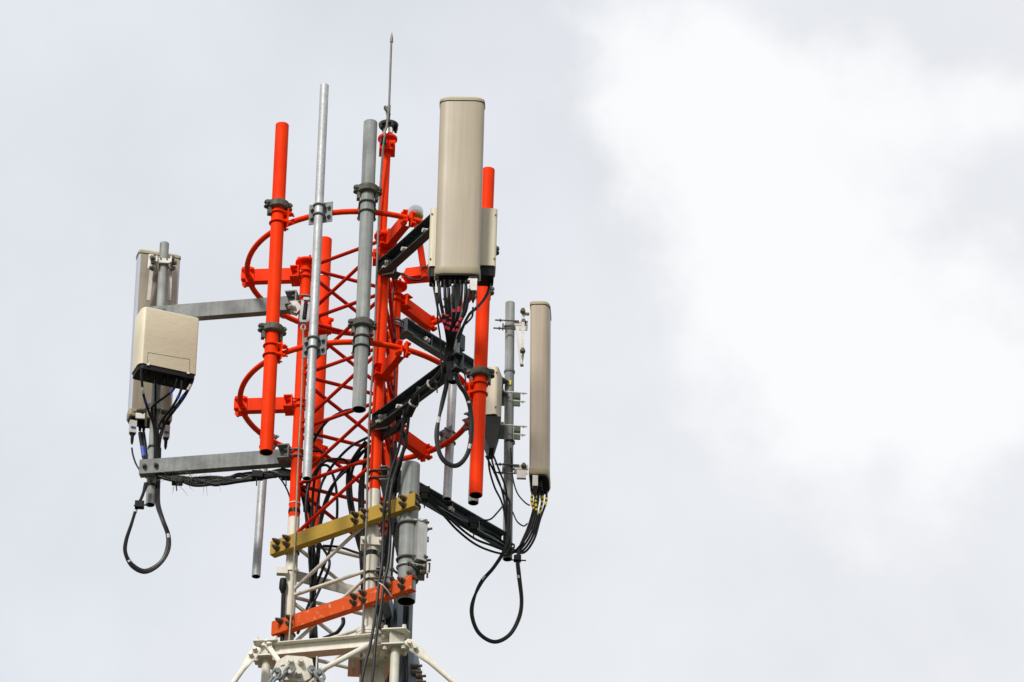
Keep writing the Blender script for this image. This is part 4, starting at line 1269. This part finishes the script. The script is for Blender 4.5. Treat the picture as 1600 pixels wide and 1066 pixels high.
for (px, py, yy) in ((655, 603, -.86), (623, 648, -.55), (683, 588, -1.02)):
    q = MB('blk2').box(W(px, py+8, yy), V((.018, 0, 0)), V((0, .02, 0)), ZU*.022); q.cyl(W(px, py+14, yy-.03), W(px, py+26, yy-.03), .004, n=8)
    tag(q.build('cable_clamp'), {655: 'black cable block halfway along the lower middle arm', 623: 'black cable block under the lower middle arm nearest the mast', 683: 'black cable block under the lower middle arm nearest the front antenna pipe'}[px], 'clamp')
# middle hanging loop
g3 = 'strands of the cable loop under the front antenna'
for k in range(3):
    o = (k-1)*1.5
    cable([(700+o, 585, -1.14), (697+o, 605, -1.12), (690+o*.8, 635, -1.1), (683-o, 670, -1.1), (684-o, 698, -1.1), (692-o*.6, 718+o, -1.1), (708, 728+o, -1.1), (722+o*.5, 722+o, -1.1), (733+o, 702, -1.1), (737+o, 670, -1.1),
           (735+o, 640, -1.1), (728+o, 617, -1.12), (718+o, 602, -1.14), (712+o, 585, -1.15)], .009 if k != 1 else .0105, 'black cable strand of the loop hanging under the front antenna', g3, bands=((.2, .215, 'tie'), (.62, .635, 'tie'), (.80, .815, 'tie')) if k == 1 else ())
cable([(708, 545, -1.2), (712, 565, -1.18), (722, 577, -1.16), (727, 590, -1.14), (727, 605, -1.13)], .0045, 'thin black wire bowing out right of the front antenna pipe')
# right antenna cables
g4 = 'black feeders from the foot of the right antenna'
for k in range(4):
    sx = (832, 838, 848, 854)[k]
    cable([(sx, 768, .95+.02*k), (sx-1, 785, .95), (837+k*3-2, 805+k*2, .95), (825+k*3, 835+k*3, .96), (808+k*3, 858+k*2, 1.0), (795, 866-k*4, 1.02), (770, 862-k*9, .95), (742, 850-k*8, .85), (714, 828-k*7, .70), (690, 802-k*4, .58), (665, 779-k*3, .45), (640, 762, .3), (625, 770, .2), (618, 820, .15), (612, 900, .1), (606, 1090, .0)],
          .0078, 'black feeder with yellow bands sagging from the right antenna back to the mast', g4, bands=[(t_+.006*k, t_+.006*k+.012, 'yellow') for t_ in (.03, .052, .074, .096)][:4 if k < 3 else 2], n=14)
for k in range(4):
    sx = (763, 767, 771, 759)[k]
    cable([(sx, 712, .88), (sx+(2, 6, 9, 12)[k], 735, .92), (sx+(10, 16, 19, 24)[k], 762, .97), (784+k*4, 785, 1.0), (790+k*2, 815, 1.01), (791+k*2, 850, 1.01), (788+k, 868, 1.0)], .0065, 'black cable dropping from the right radio box on to the right pipe', 'black cables below the right radio box')
cable([(798, 700, 1.02), (799, 715, 1.02), (801, 745, 1.02), (808, 770, 1.0), (820, 785, 1.0), (828, 790, 1.0)], .005, 'thin black wire bowing right between the right pipe and antenna')
cable([(801, 800, 1.02), (808, 815, 1.0), (818, 822, 1.0), (824, 818, .98)], .005, 'short thin black wire sagging right of the right pipe')
g5 = 'strands of the long cable loop below the right pipe'
for k in range(2):
    o = (k-.5)*4
    cable([(795+o*.4, 790, 1.0), (794+o*.5, 830, 1.0), (789+o*.5, 858, 1.0), (772+o*.4, 886, 1.0), (752+o*.6, 910, 1.0), (739-o*.4, 940, 1.0), (738-o*.5, 965, 1.0), (749-o*.3, 990+o*.4, 1.0), (772, 1003+o*.5, 1.0), (795+o*.2, 993+o*.5, 1.0),
           (810+o*.5, 968+o*.2, 1.0), (815+o*.4, 940, 1.0), (811+o*.6, 900, 1.0), (809+o*.5, 876, 1.0), (813+o*.5, 856, 1.0), (826+o*.4, 825, .98), (836+o, 795, .96), (840+o, 768, .96)], .0095, 'black cable strand of the long loop hanging below the right pipe', g5,
          bands=((.22, .228, 'tie'), (.70, .708, 'tie')) if k == 0 else ())
q = MB('blk2').box(W(808.5, 873, 1.0), V((.024, 0, 0)), V((0, .02, 0)), ZU*.018); q.cyl(W(798, 875, .99), W(822, 876, .99), .005, n=8)
tag(q.build('cable_clamp'), 'black clamp gripping the neck of the right cable loop', 'clamp')
for (px, py, yy, lab) in ((740, 815, .74, 'black cable block halfway along the lower right arm'), (663, 768, .42, 'black cable block on the lower right arm beside the thick grey pipe')):
    q = MB('blk2').box(W(px, py, yy), V((.035, 0, 0)), V((0, .03, 0)), ZU*.024); q.box(W(px, py+10, yy), V((.022, 0, 0)), V((0, .03, 0)), ZU*.02); q.cyl(W(px, py+16, yy-.03), W(px, py+26, yy-.03), .004, n=8)
    tag(q.build('cable_clamp'), lab, 'clamp')
cable([(748, 812, .76), (765, 812, .8), (778, 800, .88), (790, 785, .98)], .006, 'thin black wire arching from the lower right arm up to the right pipe')
# cables inside the mast
g6 = 'black cables running down inside the mast'
ins = [
    ([(560, 640, -.2), (540, 642, -.1), (515, 655, 0), (500, 672, .05), (490, 690, .1), (482, 720, .15), (480, 760, .15), (487, 830, .15), (492, 880, .1), (490, 940, .05), (494, 1000, 0), (495, 1090, 0)], .010),
    ([(545, 725, .05), (535, 718, .02), (510, 720, .0), (494, 735, 0), (482, 760, .0), (478, 800, .0), (484, 850, .02), (486, 930, .02), (484, 1090, .02)], .010),
    ([(470, 712, .05), (485, 705, .0), (503, 707, 0), (503, 720, 0), (495, 735, 0), (490, 760, .05), (488, 800, .05), (490, 860, .05), (488, 940, .05), (489, 1090, .05)], .009),
    ([(572, 690, -.15), (560, 705, -.1), (548, 725, -.05), (543, 750, 0), (546, 790, .0), (560, 850, .0), (575, 900, .0), (580, 1000, 0), (575, 1090, .0)], .012),
    ([(576, 700, -.15), (564, 710, -.1), (552, 730, -.05), (548, 755, 0), (552, 795, .0), (566, 860, .0), (584, 920, .0), (590, 1000, 0), (588, 1090, .0)], .010),
    ([(574, 684, -.2), (548, 698, -.05), (524, 722, .05), (508, 745, .1), (500, 765, .1), (494, 800, .08), (489, 830, .08), (500, 850, .06), (515, 880, .05), (500, 920, .02), (480, 960, .0), (465, 990, -.02)], .009),
    ([(490, 752, .1), (500, 730, .1), (512, 728, .1), (520, 742, .1), (525, 762, .1), (527, 790, .1), (525, 820, .1), (515, 860, .1), (500, 900, .1), (480, 950, .1), (462, 985, .1)], .009),
    ([(486, 830, .2), (485, 870, .2), (489, 930, .2), (493, 1000, .18), (494, 1090, .18)], .016),
    ([(505, 853, .0), (530, 855, -.05), (555, 863, -.2), (572, 867, -.3), (600, 868, -.1)], .0085),
    ([(612, 700, .2), (612, 800, .2), (603, 850, .15), (600, 900, .1), (605, 960, .1), (600, 1090, .0)], .011),
    ([(618, 690, .2), (614, 800, .2), (596, 860, .1), (590, 900, .1), (592, 960, .1), (585, 1090, .0)], .011),
    ([(536, 966, .1), (536, 975, .1), (528, 987, .1), (520, 992, .1), (505, 998, .1)], .013),
    ([(633, 945, .0), (631, 1000, .0), (630, 1090, .0)], .010), ([(638, 945, .0), (636, 1000, .0), (636, 1090, .0)], .010),
]
for p, r in ins: cable(p, r, 'black cable threading down inside the mast', g6)
# front run of cables hanging in front of yellow and red beams
for k in range(2):
    o = (0, 8)[k]
    cable([(632+o, 640, -.72), (625+o, 692, -.66), (609+o*.8, 745, -.62), (601+o*.9, 790, -.62), (599+o*1.4, 830, -.60), (597+o*1.2, 880, -.62), (592+o, 912, -.64), (588+o*.9, 950, -.66), (580+o*.9, 1000, -.68), (568+o*1.9, 1050, -.7), (562+o*1.9, 1090, -.7)], .0095,
          'thick black cable hanging in front of the yellow and red beams', 'thick black cables in front of the beams')
q = MB('tie'); c = W(598, 917, -.64); q.tube([c+V((-.03, 0, .03)), c+V((0, -.02, 0)), c+V((.03, -.01, -.03)), c+V((.06, .03, -.05))], .005, 6)
tag(q.build('cable_tie'), 'silver tie lashing the thick cables to the red beam', 'cable tie')
# small clamps at hoop joints behind the left pipe
